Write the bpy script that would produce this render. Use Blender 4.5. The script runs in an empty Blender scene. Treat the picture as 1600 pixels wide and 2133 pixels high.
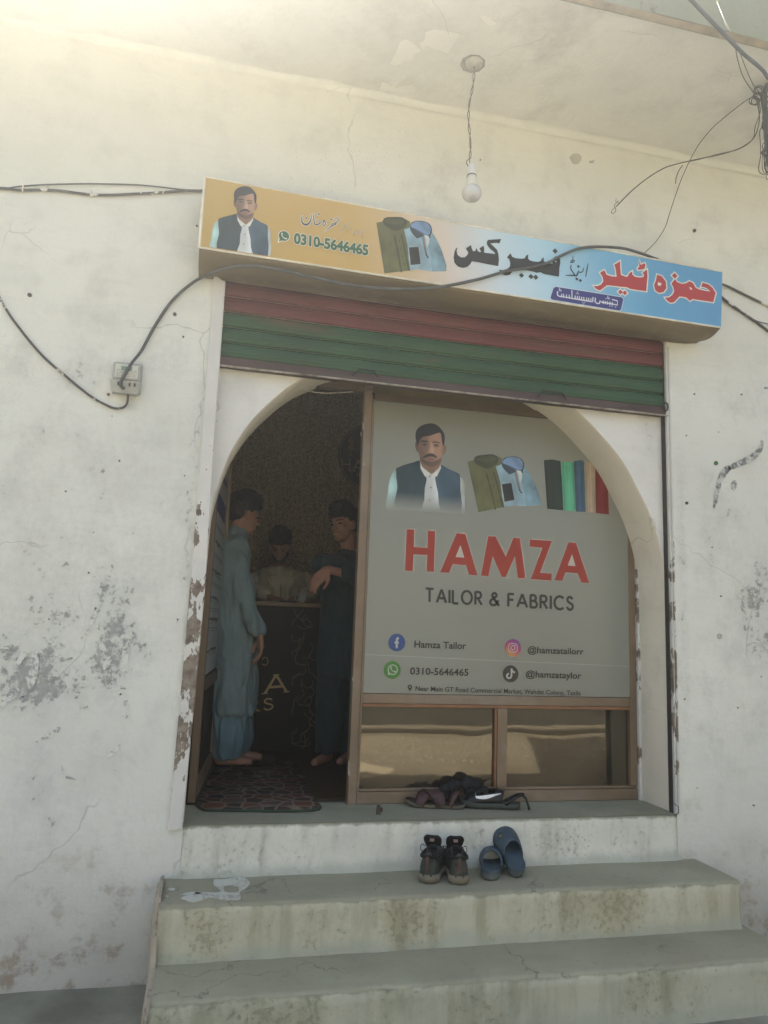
import bpy, bmesh, math, random
from mathutils import Vector, Matrix, noise as mnoise
from mathutils.geometry import tessellate_polygon
R = math.radians
random.seed(7)
S = bpy.context.scene
COL = S.collection

# ------------------------------------------------------------------ camera
FPX, CXP, CYP = 1560.0, 800.0, 1066.5          # focal length and centre in photo pixels
yaw, pit, rol = R(13.10), R(8.86), R(2.13)
CAM = Vector((0.0, -3.35, 0.83))
FW = Vector((math.sin(yaw)*math.cos(pit), math.cos(yaw)*math.cos(pit), math.sin(pit)))
_rt = Vector((math.cos(yaw), -math.sin(yaw), 0)); _up = _rt.cross(FW)
RT = math.cos(rol)*_rt + math.sin(rol)*_up; UP = RT.cross(FW)
cd = bpy.data.cameras.new('camera'); cam = bpy.data.objects.new('camera', cd); COL.objects.link(cam)
M3 = Matrix((RT, UP, -FW)).transposed()
cam.matrix_world = Matrix.Translation(CAM) @ M3.to_4x4()
cd.sensor_fit = 'HORIZONTAL'; cd.sensor_width = 36.0; cd.lens = 36.0*FPX/1600.0
cd.clip_start = 0.05; cd.clip_end = 500
S.camera = cam

# ------------------------------------------------------------------ light
SUN_EL, SUN_AZ = R(56), R(-21)                 # azimuth from +Y (behind the shop), negative = to the left
w = bpy.data.worlds.new('World'); S.world = w; w.use_nodes = True
nt = w.node_tree; nt.nodes.clear()
sky = nt.nodes.new('ShaderNodeTexSky'); sky.sky_type = 'NISHITA'; sky.sun_disc = False
sky.sun_elevation = SUN_EL; sky.sun_rotation = SUN_AZ; sky.dust_density = 6.0; sky.air_density = 1.0; sky.ozone_density = 0.6
bg = nt.nodes.new('ShaderNodeBackground'); bg.inputs[1].default_value = 0.11
wo = nt.nodes.new('ShaderNodeOutputWorld')
nt.links.new(sky.outputs[0], bg.inputs[0]); nt.links.new(bg.outputs[0], wo.inputs[0])
sl = bpy.data.lights.new('sun', 'SUN'); sl.energy = 5.0; sl.angle = R(0.5); sl.color = (1.0, 0.975, 0.92)
sun = bpy.data.objects.new('sun', sl); COL.objects.link(sun)
sd = Vector((math.sin(SUN_AZ)*math.cos(SUN_EL), math.cos(SUN_AZ)*math.cos(SUN_EL), math.sin(SUN_EL)))
sun.rotation_euler = sd.to_track_quat('Z', 'Y').to_euler(); sun.location = (-3, 4, 8)
S.view_settings.view_transform = 'Standard'; S.view_settings.look = 'None'
S.view_settings.exposure = 2.05; S.view_settings.gamma = 1.0
S.cycles.max_bounces = 10; S.cycles.diffuse_bounces = 6

# ------------------------------------------------------------------ point finders (photo pixel -> a plane of the place)
def ray(px, py): return FW + RT*((px-CXP)/FPX) - UP*((py-CYP)/FPX)
def W(px, py, y=0.0):
    d = ray(px, py); return CAM + d*((y-CAM.y)/d.y)
def G(px, py, z=0.0):
    d = ray(px, py); return CAM + d*((z-CAM.z)/d.z)

# ------------------------------------------------------------------ object helpers
def tag(o, label=None, cat=None, group=None, kind=None):
    if label: o['label'] = label
    if cat: o['category'] = cat
    if group: o['group'] = group
    if kind: o['kind'] = kind
    return o
def empty(name, loc=(0,0,0), rz=0, **k):
    o = bpy.data.objects.new(name, None); COL.objects.link(o); o.empty_display_size = 0.1
    o.location = loc; o.rotation_euler = (0,0,rz); bpy.context.view_layer.update(); return tag(o, **k)
def link(name, me, mat, parent=None, smooth=False, world=True, **k):
    o = bpy.data.objects.new(name, me); COL.objects.link(o)
    if mat: me.materials.append(mat)
    if smooth:
        for p in me.polygons: p.use_smooth = True
    if parent:
        o.parent = parent
        if world: o.matrix_parent_inverse = parent.matrix_world.inverted()
    return tag(o, **k)
def mesh(verts, faces, name='mesh'):
    me = bpy.data.meshes.new(name); me.from_pydata([tuple(v) for v in verts], [], faces); me.update(); return me
def obj(name, bm, mat, parent=None, smooth=False, world=True, **k):
    me = bpy.data.meshes.new(name); bmesh.ops.recalc_face_normals(bm, faces=bm.faces[:]); bm.to_mesh(me); bm.free()
    return link(name, me, mat, parent, smooth, world, **k)
def box(bm, x0, x1, y0, y1, z0, z1, bev=0.0, M=None):
    r = bmesh.ops.create_cube(bm, size=1.0)
    vs = r['verts']
    for v in vs: v.co = Vector((x0+(v.co.x+.5)*(x1-x0), y0+(v.co.y+.5)*(y1-y0), z0+(v.co.z+.5)*(z1-z0)))
    if bev:
        es = {e for v in vs for e in v.link_edges}
        rb = bmesh.ops.bevel(bm, geom=list(es)+vs, offset=bev, segments=2, affect='EDGES', profile=.5)
        vs = list({v for f in rb['faces'] for v in f.verts} | {v for v in vs if v.is_valid})
    if M:
        for v in vs: v.co = M @ v.co
    return vs
def BX(name, dims, mat, parent=None, bev=0.0, M=None, **k):
    bm = bmesh.new(); box(bm, *dims, bev=bev, M=M); return obj(name, bm, mat, parent, **k)
def cat_rom(P, n=6):
    P = [Vector(p) for p in P]
    if len(P) < 3: return P
    out = []
    for i in range(len(P)-1):
        a = P[max(i-1,0)]; b = P[i]; c = P[i+1]; d = P[min(i+2,len(P)-1)]
        for k in range(n):
            t = k/n
            out.append(.5*((2*b)+(c-a)*t+(2*a-5*b+4*c-d)*t*t+(3*b-a-3*c+d)*t**3))
    out.append(P[-1]); return out
def tube(bm, P, r, n=8, closed=False, cap=True):
    P = [Vector(p) for p in P]
    rr = r if isinstance(r, (list, tuple)) else [r]*len(P)
    rings = []; up = None
    for i, p in enumerate(P):
        t = (P[min(i+1,len(P)-1)]-P[max(i-1,0)]).normalized()
        if up is None:
            up = t.orthogonal().normalized()
        up = (up - t*up.dot(t)).normalized(); sd_ = t.cross(up)
        rings.append([bm.verts.new(p+(up*math.cos(a)+sd_*math.sin(a))*rr[i]) for a in [2*math.pi*k/n for k in range(n)]])
    for a, b in zip(rings, rings[1:]):
        for k in range(n): bm.faces.new((a[k], a[(k+1)%n], b[(k+1)%n], b[k]))
    if cap: bm.faces.new(rings[0][::-1]); bm.faces.new(rings[-1])
def lathe(bm, prof, c, n=24, M=None):
    rings = []
    for (r_, z_) in prof:
        rings.append([bm.verts.new(Vector((c[0]+r_*math.cos(2*math.pi*k/n), c[1]+r_*math.sin(2*math.pi*k/n), c[2]+z_))) for k in range(n)])
    for a, b in zip(rings, rings[1:]):
        for k in range(n): bm.faces.new((a[k], a[(k+1)%n], b[(k+1)%n], b[k]))
    bm.faces.new(rings[0][::-1]); bm.faces.new(rings[-1])
    if M:
        for rg in rings:
            for v in rg: v.co = M @ v.co

# ------------------------------------------------------------------ material helpers
class NT:
    def __init__(s, name):
        s.m = bpy.data.materials.new(name); s.m.use_nodes = True; s.t = s.m.node_tree
        s.b = s.t.nodes['Principled BSDF']; s.out = s.t.nodes['Material Output']
        s.pos = s.t.nodes.new('ShaderNodeNewGeometry').outputs['Position']
    def n(s, typ, **k):
        x = s.t.nodes.new(typ)
        for a, b in k.items(): setattr(x, a, b)
        return x
    def put(s, sock, v):
        if isinstance(v, bpy.types.NodeSocket): s.t.links.new(v, sock)
        elif isinstance(v, (tuple, list)):
            sock.default_value = (*v, 1.0) if len(sock.default_value) == 4 and len(v) == 3 else tuple(v)
        else: sock.default_value = v
    def noise(s, scale, detail=6, rough=.55, vec=None, stretch=None, dist=0.0, col=False, off=None):
        x = s.n('ShaderNodeTexNoise'); v = vec or s.pos
        if stretch or off:
            mp = s.n('ShaderNodeMapping'); s.put(mp.inputs[0], v)
            if stretch: mp.inputs['Scale'].default_value = stretch
            if off: mp.inputs['Location'].default_value = off
            v = mp.outputs[0]
        s.put(x.inputs['Vector'], v); x.inputs['Scale'].default_value = scale; x.inputs['Detail'].default_value = detail
        x.inputs['Roughness'].default_value = rough; x.inputs['Distortion'].default_value = dist
        return x.outputs[1 if col else 0]
    def math(s, op, a, b=0.0, c=None, clamp=False):
        x = s.n('ShaderNodeMath', operation=op, use_clamp=clamp); s.put(x.inputs[0], a); s.put(x.inputs[1], b)
        if c is not None: s.put(x.inputs[2], c)
        return x.outputs[0]
    def step(s, v, lo, hi):
        x = s.n('ShaderNodeMapRange', interpolation_type='SMOOTHSTEP'); s.put(x.inputs[0], v)
        s.put(x.inputs[1], lo); s.put(x.inputs[2], hi); return x.outputs[0]
    def mix(s, f, a, b, mode='MIX'):
        x = s.n('ShaderNodeMix', data_type='RGBA', blend_type=mode); s.put(x.inputs[0], f); s.put(x.inputs[6], a); s.put(x.inputs[7], b)
        return x.outputs[2]
    def ramp(s, f, stops):
        x = s.n('ShaderNodeValToRGB'); s.put(x.inputs[0], f); e = x.color_ramp.elements
        e[0].position, e[0].color = stops[0][0], (*stops[0][1], 1); e[1].position, e[1].color = stops[-1][0], (*stops[-1][1], 1)
        for p, c in stops[1:-1]:
            q = e.new(p); q.color = (*c, 1)
        return x.outputs[0]
    def sep(s, v=None):
        x = s.n('ShaderNodeSeparateXYZ'); s.put(x.inputs[0], v or s.pos); return x.outputs
    def blob(s, cx, cz, rx, rz, axis=(0, 2)):
        p = s.sep(); a = s.math('DIVIDE', s.math('SUBTRACT', p[axis[0]], cx), rx); b = s.math('DIVIDE', s.math('SUBTRACT', p[axis[1]], cz), rz)
        d = s.math('ADD', s.math('MULTIPLY', a, a), s.math('MULTIPLY', b, b))
        return s.math('SUBTRACT', 1.0, d, clamp=True)
    def bump(s, h, dist=.003, strength=1.0, prev=None):
        x = s.n('ShaderNodeBump'); x.inputs['Strength'].default_value = strength; x.inputs['Distance'].default_value = dist
        s.put(x.inputs['Height'], h)
        if prev: s.put(x.inputs['Normal'], prev)
        s.put(s.b.inputs['Normal'], x.outputs[0]); return x.outputs[0]
    def fin(s, color=None, rough=None, metal=None, spec=None):
        if color is not None: s.put(s.b.inputs['Base Color'], color)
        if rough is not None: s.put(s.b.inputs['Roughness'], rough)
        if metal is not None: s.put(s.b.inputs['Metallic'], metal)
        if spec is not None: s.put(s.b.inputs['Specular IOR Level'], spec)
        return s.m
def simple(name, c, rough=.6, var=.25, sc=12, metal=0.0, bump=0.0, stretch=None, spec=.4, dirt=None, dirt_amt=.0):
    t = NT(name); f = t.noise(sc, 5, stretch=stretch)
    lo = tuple(x*(1-var) for x in c); hi = tuple(min(1, x*(1+var)) for x in c)
    col = t.ramp(f, [(.3, lo), (.7, hi)])
    if dirt: col = t.mix(t.math('MULTIPLY', t.step(t.noise(sc*.45, 7, .65, off=(3,1,2)), .48, .66), dirt_amt), col, dirt)
    if bump: t.bump(t.noise(sc*3, 6, stretch=stretch), bump, .6)
    return t.fin(col, rough, metal, spec)

def plaster(name, base, grey, regions, amount=.0, lower=None, bumpd=.004, seed=(0,0,0), specks=True, patina=None):
    """whitewash with flaked patches; regions = (x, z, rx, rz, strength) where it has worn through"""
    t = NT(name)
    big = t.noise(.9, 4, .5, off=seed); mid = t.noise(4.5, 7, .6, off=seed); fine = t.noise(34, 9, .72, off=seed); gr = t.noise(1.0, 8, .7, stretch=(9, 9, 3.2), off=seed)
    col = t.ramp(big, [(.3, tuple(x*.90 for x in base)), (.7, tuple(min(1,x*1.05) for x in base))])
    col = t.mix(t.step(mid, .45, .75), col, tuple(x*.86 for x in base))
    m = None
    for (cx, cz, rx, rz, st) in regions:
        b = t.math('MULTIPLY', t.blob(cx, cz, rx, rz), st); m = b if m is None else t.math('MAXIMUM', m, b)
    if m is None: m = 0.0
    # thin worn film of grey, then flakes with crisp edges
    nz = t.math('ADD', t.math('ADD', t.math('MULTIPLY', mid, .34), t.math('MULTIPLY', gr, .28)), t.math('MULTIPLY', fine, .38))
    th = t.math('SUBTRACT', .70-amount, t.math('MULTIPLY', m, .23))
    soft = t.step(nz, t.math('SUBTRACT', th, .13), t.math('ADD', th, .02))
    col = t.mix(t.math('MULTIPLY', soft, .42), col, tuple((a+b)/2 for a, b in zip(base, grey)))
    fl = t.step(nz, th, t.math('ADD', th, .045))
    col = t.mix(t.math('MULTIPLY', t.step(t.noise(70, 4, .6), .3, .75), .12), col, tuple(x*.7 for x in base))
    col = t.mix(t.math('MULTIPLY', fl, .72), col, t.mix(t.step(fine, .4, .65), grey, tuple(x*.62 for x in grey)))
    if specks:
        v = t.n('ShaderNodeTexVoronoi'); t.put(v.inputs['Vector'], t.pos); v.inputs['Scale'].default_value = 9
        sp = t.math('LESS_THAN', v.outputs['Distance'], t.math('MULTIPLY', t.step(t.noise(3, 2), .5, .8), .075))
        col = t.mix(t.math('MULTIPLY', sp, .65), col, tuple(x*.45 for x in grey))
        vs = t.n('ShaderNodeTexVoronoi'); t.put(vs.inputs['Vector'], t.pos); vs.inputs['Scale'].default_value = 42
        sp2 = t.math('LESS_THAN', vs.outputs['Distance'], t.math('MULTIPLY', t.step(t.noise(1.7, 3, off=(5,5,5)), .5, .75), .13))
        col = t.mix(t.math('MULTIPLY', sp2, .4), col, tuple(x*.6 for x in grey))
    if lower:
        z = t.sep()[2]; zz = t.math('ADD', z, t.math('MULTIPLY', t.math('SUBTRACT', mid, .5), .9))
        dm = t.math('SUBTRACT', 1.0, t.step(zz, lower[0], lower[1]))
        col = t.mix(t.math('MULTIPLY', dm, .7), col, lower[2])
        dm2 = t.math('MULTIPLY', dm, t.step(t.noise(7, 8, .7, off=(9,2,1)), .5, .62))
        col = t.mix(t.math('MULTIPLY', dm2, .8), col, lower[3])
    if patina:
        col = t.mix(t.math('MULTIPLY', t.step(t.noise(2.1, 6, .6, off=(1,7,3)), .5, .7), patina[1]), col, patina[0])
    ck = t.n('ShaderNodeTexVoronoi', feature='DISTANCE_TO_EDGE'); ck.inputs['Scale'].default_value = 1.1
    wv = t.n('ShaderNodeVectorMath', operation='ADD'); ws = t.n('ShaderNodeVectorMath', operation='SCALE'); t.put(ws.inputs[0], t.noise(2.2, 4, .5, col=True)); ws.inputs['Scale'].default_value = .4
    t.put(wv.inputs[0], t.pos); t.put(wv.inputs[1], ws.outputs[0]); t.put(ck.inputs['Vector'], wv.outputs[0])
    crk = t.math('MULTIPLY', t.math('LESS_THAN', ck.outputs['Distance'], .0028), t.step(t.noise(1.3, 3, off=(8,8,8)), .5, .6))
    col = t.mix(t.math('MULTIPLY', crk, .28), col, tuple(x*.5 for x in grey))
    br = t.noise(1.0, 6, .6, stretch=(3, 3, 26), off=seed)
    col = t.mix(t.math('MULTIPLY', t.step(br, .52, .72), .16), col, tuple(x*.72 for x in base))
    n1 = t.bump(t.math('ADD', t.noise(9, 6, .55), t.math('MULTIPLY', br, .35)), bumpd*2.6, .6)
    n2 = t.bump(t.math('SUBTRACT', t.noise(60, 6, .6), t.math('MULTIPLY', fl, .8)), bumpd*.6, .7, n1)
    return t.fin(col, .88, 0, .25)

CREAM = (.775, .795, .715); GREYC = (.34, .355, .33)
lx = [W(90,1400), W(240,1370), W(60,1250), W(180,780), W(340,760), W(150,960), W(120,1160), W(200,1600), W(80,1500), W(260,1300)]
M_WALL = plaster('whitewashed_plaster', CREAM, GREYC,
    [(lx[0].x, lx[0].z, .34, .30, 1.0), (lx[1].x, lx[1].z, .22, .34, .95), (lx[2].x, lx[2].z, .4, .35, .7), (lx[3].x, lx[3].z, .3, .14, .72),
     (lx[4].x, lx[4].z, .2, .12, .72), (lx[5].x, lx[5].z, .3, .25, .55), (lx[6].x, lx[6].z, .4, .3, .6), (lx[7].x, lx[7].z, .3, .3, .6),
     (-.5, 1.2, 1.0, 1.3, .62), (-.55, .95, .62, .62, .78), (-.3, 1.9, .5, .6, .45), (-.6, .1, .6, .6, .55), (1.1, 3.1, 1.4, .4, .3), (-2.0, .6, .9, .8, .8), (2.85, 1.0, .40, .55, .95), (2.6, 1.4, .4, .6, .6), (2.62, .5, .4, .5, .55), (2.75, 2.1, .3, .3, .5), (2.345, 1.0, .05, 1.2, .85), (-.09, 1.4, .06, 1.3, .75), (3.8, 1.0, .9, 1.0, .7)],
    lower=(-.60, .10, (.40,.385,.33), (.30,.235,.16)))
M_SOFFIT = plaster('soffit_plaster', (.76,.76,.69), (.52,.52,.45), [], amount=.02, specks=False, patina=((.50,.49,.42), .6), seed=(4,2,8))
M_ARCH = plaster('arch_plaster', (.80,.805,.74), (.45,.46,.41), [(2.2, 1.9, .4, .3, .6), (.1, 1.7, .3, .4, .5)], specks=False, bumpd=.003)
M_REVEAL = plaster('arch_reveal_paint', (.76,.72,.59), (.5,.48,.4), [], specks=False, bumpd=.002)
M_FASCIA = plaster('weathered_cement', (.27,.29,.20), (.14,.155,.11), [], amount=.12, specks=False, patina=((.22,.26,.2), .7))

def tread_mat():
    t = NT('cement_tread'); a = t.noise(3, 7, .6); b = t.noise(30, 8, .65); c = t.noise(1.2, 3)
    col = t.ramp(a, [(.3, (.25,.25,.17)), (.7, (.36,.362,.26))]); col = t.mix(t.step(c, .4, .65), col, (.30,.29,.205))
    col = t.mix(t.math('MULTIPLY', t.step(b, .55, .7), .5), col, (.2,.2,.175))
    cr = t.n('ShaderNodeTexVoronoi', feature='DISTANCE_TO_EDGE'); cr.inputs['Scale'].default_value = 1.9
    wp = t.n('ShaderNodeVectorMath', operation='ADD'); sc = t.n('ShaderNodeVectorMath', operation='SCALE'); t.put(sc.inputs[0], t.noise(5, 5, col=True)); sc.inputs['Scale'].default_value = .35
    t.put(wp.inputs[0], t.pos); t.put(wp.inputs[1], sc.outputs[0]); t.put(cr.inputs['Vector'], wp.outputs[0])
    ck = t.math('MULTIPLY', t.math('LESS_THAN', cr.outputs['Distance'], .006), t.step(t.noise(1.6, 2, off=(2,2,2)), .48, .6))
    col = t.mix(t.math('MULTIPLY', ck, .6), col, (.12,.12,.1))
    t.bump(t.math('ADD', t.math('MULTIPLY', a, .8), t.math('MULTIPLY', b, .25)), .006, .6)
    return t.fin(col, .85, 0, .25)
M_TREAD = tread_mat()
def riser_mat(name, ztop, zbot, base, stain, amt):
    """worn whitewash riser: bare cement shows along the nosing and foot with a ragged edge"""
    t = NT(name); z = t.sep()[2]
    n1 = t.noise(14, 8, .65); n2 = t.noise(3.2, 6, .6); n3 = t.noise(1.0, 7, .62, stretch=(4.5,4,1.6), off=(3,3,3)); n4 = t.noise(45, 7, .7); run = t.noise(1.0, 6, .6, stretch=(11,4,1.8), off=(7,1,0))
    col = t.ramp(n2, [(.3, tuple(x*.82 for x in base)), (.7, base)])
    col = t.mix(t.math('MULTIPLY', t.step(t.math('ADD', t.math('MULTIPLY', n3, .7), t.math('MULTIPLY', n4, .3)), .48-amt, .70-amt), .62), col, stain)
    col = t.mix(t.math('MULTIPLY', t.step(run, .50-amt*.6, .72), .5), col, tuple(x*.72 for x in stain))
    fl = t.step(t.math('ADD', t.math('MULTIPLY', n3, .36), t.math('MULTIPLY', n4, .64)), .565-amt*.4, .64-amt*.4)
    col = t.mix(t.math('MULTIPLY', fl, .30), col, tuple(x*.5 for x in stain))
    v = t.n('ShaderNodeTexVoronoi'); t.put(v.inputs['Vector'], t.pos); v.inputs['Scale'].default_value = 30
    col = t.mix(t.math('MULTIPLY', t.math('LESS_THAN', v.outputs['Distance'], t.math('MULTIPLY', t.step(n2, .48, .7), .16)), .5), col, tuple(x*.45 for x in stain))
    e = t.math('ADD', z, t.math('MULTIPLY', t.math('SUBTRACT', t.math('ADD', t.math('MULTIPLY', n1, .6), t.math('MULTIPLY', run, .4)),   .5), .065))
    col = t.mix(t.math('MULTIPLY', t.step(e, ztop-.020, ztop-.006), .85), col, (.26,.262,.185))
    ft = t.math('SUBTRACT', 1.0, t.step(t.math('ADD', z, t.math('MULTIPLY', t.math('SUBTRACT', n3, .5), .16)), zbot-.0, zbot+.06))
    col = t.mix(t.math('MULTIPLY', ft, .6), col, (.33,.36,.28))
    t.bump(t.math('SUBTRACT', t.math('ADD', n2, t.math('MULTIPLY', n4, .4)), t.math('MULTIPLY', fl, .3)), .006, .7)
    return t.fin(col, .9, 0, .2)
M_RIS0 = riser_mat('threshold_riser_paint', 0.0, -.205, (.75,.765,.66), (.44,.46,.37), .03)
M_RIS1 = riser_mat('step_riser_paint', -.205, -.40, (.58,.58,.44), (.36,.335,.20), .075)
M_RIS2 = riser_mat('low_step_riser_paint', -.40, -.6, (.50,.51,.39), (.30,.30,.19), .065)
M_DARKWOOD = simple('brown_painted_frame', (.135,.095,.058), .5, .2, 5, bump=.0006, stretch=(1,1,.2))
M_MULL = simple('brown_aluminium_frame', (.20,.145,.09), .42, .15, 6, spec=.5, dirt=(.32,.29,.23), dirt_amt=.4)
M_STEELW = simple('chipped_white_steel', (.60,.61,.58), .5, .1, 7, bump=.0008)
def chipped():
    t = NT('chipped_white_paint_on_steel'); z = t.sep()[2]
    n = t.math('ADD', t.math('MULTIPLY', t.noise(22, 8, .7, stretch=(1,1,.45)), .6), t.math('MULTIPLY', t.noise(6, 5), .4))
    reg = t.math('MULTIPLY', t.step(t.math('ABSOLUTE', t.math('SUBTRACT', z, .75)), .95, .2), .105)
    th = t.math('SUBTRACT', .60, reg)
    f = t.step(n, th, t.math('ADD', th, .015)); ed = t.math('SUBTRACT', t.step(n, t.math('SUBTRACT', th, .03), th), f)
    col = t.mix(f, t.ramp(t.noise(3, 5), [(.3, (.58,.585,.54)), (.7, (.72,.72,.66))]), t.ramp(t.noise(30, 4), [(.35, (.13,.10,.075)), (.65, (.30,.26,.20))]))
    col = t.mix(t.math('MULTIPLY', ed, .35), col, (.8,.8,.75))
    t.bump(t.math('SUBTRACT', 1.0, f), .0015, .8)
    return t.fin(col, .55, 0, .4)
M_CHIP = chipped()
def rusty(name, c, rust=(.13,.07,.04), amt=.5, streak=True):
    t = NT(name); a = t.noise(7, 8, .65, stretch=(.25,1,1.6) if streak else None); b = t.noise(2.2, 5); d = t.noise(45, 6, .7, stretch=(.2,1,1))
    col = t.ramp(b, [(.3, tuple(x*.75 for x in c)), (.7, tuple(x*1.15 for x in c))])
    col = t.mix(t.math('MULTIPLY', t.step(a, .52, .68), amt), col, rust)
    col = t.mix(t.math('MULTIPLY', t.step(d, .62, .72), .35), col, tuple(min(1,x*2+.06) for x in c))
    t.bump(d, .0008, .5); return t.fin(col, .55, .1, .4)
M_RED = rusty('faded_red_slat_paint', (.15,.040,.036), amt=.75); M_GREEN = rusty('faded_green_slat_paint', (.038,.100,.045), amt=.75)
M_RUSTBAR = rusty('rusty_shutter_bar', (.10,.07,.06), (.055,.035,.03), .7)
def hood_mat():
    t = NT('brown_hood_sheet'); n = t.noise(4, 6, .6, stretch=(.3,1,1))
    v = t.n('ShaderNodeTexWave', wave_type='RINGS'); v.inputs['Scale'].default_value = 6; v.inputs['Distortion'].default_value = 6; v.inputs['Detail'].default_value = 3
    t.put(v.inputs['Vector'], t.pos)
    col = t.ramp(n, [(.3, (.15,.118,.07)), (.7, (.27,.22,.14))])
    col = t.mix(t.math('MULTIPLY', t.step(v.outputs[1], .93, 1.0), .16), col, (.35,.36,.25))
    col = t.mix(t.math('MULTIPLY', t.step(t.noise(1.4, 3, off=(3,0,0)), .5, .7), .5), col, (.17,.13,.055))
    return t.fin(col, .6, 0, .3)
M_HOOD = hood_mat()
M_BLACK = simple('black_cable_rubber', (.035,.037,.035), .5, .3, 20)
M_GREYC = simple('weathered_cable_rubber', (.10,.105,.10), .6, .3, 20)
def splash_cable():
    t = NT('whitewash_splashed_cable'); f = t.step(t.noise(7, 6, .7), .56, .60)
    return t.fin(t.mix(f, (.09,.09,.085), (.7,.69,.62)), .7)
M_SPLASH = splash_cable()
M_PRINT = None
def print_mat(name='printed_ink', rough=.5):
    t = NT(name); a = t.n('ShaderNodeVertexColor', layer_name='col'); return t.fin(a.outputs[0], rough, 0, .35)
M_PRINT = print_mat(); M_PRINTG = print_mat('printed_ink_gloss', .3)
M_WIRE = simple('thin_grey_wire', (.13,.12,.10), .6)
M_CONC = simple('apron_concrete', (.235,.235,.18), .9, .35, 3.5, bump=.008, dirt=(.13,.135,.10), dirt_amt=.6)

# ================================================================== THE SETTING
GZ = -0.60                                        # ground level outside; shop floor is z = 0
def grid_sheet(bm, x0, x1, z0, z1, y, step=.04, hole=None, amp=.003, plane='xz', sc=2.5):
    nx = max(1, round((x1-x0)/step)); nz = max(1, round((z1-z0)/step)); V = {}
    def vert(i, k):
        if (i, k) not in V:
            x = x0+(x1-x0)*i/nx; z = z0+(z1-z0)*k/nz
            d = amp*(mnoise.noise(Vector((x*sc, z*sc, y*3)))+.5*mnoise.noise(Vector((x*sc*4, z*sc*4, 3))))
            V[i, k] = bm.verts.new((x, y+d, z) if plane == 'xz' else (x, z, y+d))
        return V[i, k]
    for i in range(nx):
        for k in range(nz):
            xm = x0+(x1-x0)*(i+.5)/nx; zm = z0+(z1-z0)*(k+.5)/nz
            if hole and hole(xm, zm): continue
            bm.faces.new((vert(i,k), vert(i+1,k), vert(i+1,k+1), vert(i,k+1)))
# ground: one sheet, sandy earth with gravel and a paler track; the apron and the road lie over it
def ground_mat():
    t = NT('sandy_earth'); a = t.noise(.5, 6); b = t.noise(9, 8, .7); c = t.noise(40, 6, .7)
    col = t.ramp(a, [(.35, (.28,.245,.185)), (.65, (.40,.365,.29))]); y = t.sep()[1]
    gr = t.math('MULTIPLY', t.math('SUBTRACT', t.step(t.math('ADD', y, t.math('MULTIPLY', a, .8)), -5.9, -5.6), t.step(t.math('ADD', y, t.math('MULTIPLY', a, .8)), -4.3, -4.1)), 1.0)
    col = t.mix(t.math('MULTIPLY', t.step(t.math('ADD', t.math('MULTIPLY', b, .5), t.math('MULTIPLY', c, .5)), .45, .6), .75), col, (.18,.14,.09))
    col = t.mix(t.math('MULTIPLY', t.math('MULTIPLY', gr, t.step(c, .55, .66)), .5), col, (.6,.55,.45))
    t.bump(b, .03, .8); return t.fin(col, .95, 0, .1)
bm = bmesh.new(); bmesh.ops.create_grid(bm, x_segments=1, y_segments=1, size=60)
for v in bm.verts: v.co = Vector((v.co.x, v.co.y, GZ-.012))
obj('ground', bm, ground_mat(), kind='structure')
bm = bmesh.new(); grid_sheet(bm, -5, 7, -2.2, -.001, GZ, .06, amp=.006, plane='xy')
obj('pavement', bm, M_CONC, smooth=True, kind='structure')
bm = bmesh.new(); box(bm, -60, 60, -11.6, -7.4, GZ-.008, GZ-.004)
obj('road', bm, simple('dusty_asphalt', (.07,.065,.055), .9, .3, 3, bump=.004), kind='structure')

# shop building
B = empty('shop_building', (1.1, 0, 0), label='whitewashed single-storey shop building with a flat concrete canopy and arched shopfront', cat='building')
SX0, SX1 = -0.022, 2.283                            # opening
bm = bmesh.new()
grid_sheet(bm, -5, SX0-.0, GZ-.05, 3.492, 0, .04)
grid_sheet(bm, SX1, 7, GZ-.05, 3.492, 0, .04)
grid_sheet(bm, SX0, SX1, 2.42, 3.492, 0, .04)
grid_sheet(bm, SX0, SX1, GZ-.05, -.03, .012, .04)
obj('front_wall', bm, M_WALL, B, smooth=True)
# canopy: soffit, drip lip and fascia
bm = bmesh.new(); grid_sheet(bm, -5, 7, -.775, -.0, 3.492, .05, amp=.006, plane='xy', sc=2)
obj('soffit', bm, M_SOFFIT, B, smooth=True)
bm = bmesh.new(); rows = []
for i in range(121):
    x = -5+.1*i; q = .004*mnoise.noise(Vector((x*4, 0, 0))); rows.append([bm.verts.new((x, -.034*(1-math.sin(a))-.004+q*math.cos(a), 3.494-.034*(1-math.cos(a))+q*.5)) for a in [k*math.pi/12 for k in range(7)]])
for a, b in zip(rows, rows[1:]):
    for k in range(6): bm.faces.new((a[k], a[k+1], b[k+1], b[k]))
obj('plaster_cove', bm, M_WALL, B, smooth=True)
bm = bmesh.new()
n = 150; V = []
for i in range(n+1):
    x = -5+12*i/n; j = .006*mnoise.noise(Vector((x*3, 1, 1)))
    V.append([bm.verts.new(p) for p in ((x, -.775, 3.492), (x, -.79+j, 3.476+j), (x, -.80+j, 3.474), (x, -.822, 3.488+j))])
for a, b in zip(V, V[1:]):
    for k in range(3): bm.faces.new((a[k], a[k+1], b[k+1], b[k]))
obj('drip_edge', bm, simple('stained_plaster_lip', (.34,.29,.20), .9, .3, 9), B, smooth=True)
bm = bmesh.new(); grid_sheet(bm, -5, 7, 3.486, 3.70, -.824, .05, amp=.006)
grid_sheet(bm, -5, 7, -.824, 6.0, 3.70, .5, amp=0, plane='xy')
obj('fascia', bm, M_FASCIA, B, smooth=True)
BX('upper_storey', (2.5, 7, -.80, 4, 3.705, 7.8), M_WALL, B)
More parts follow.
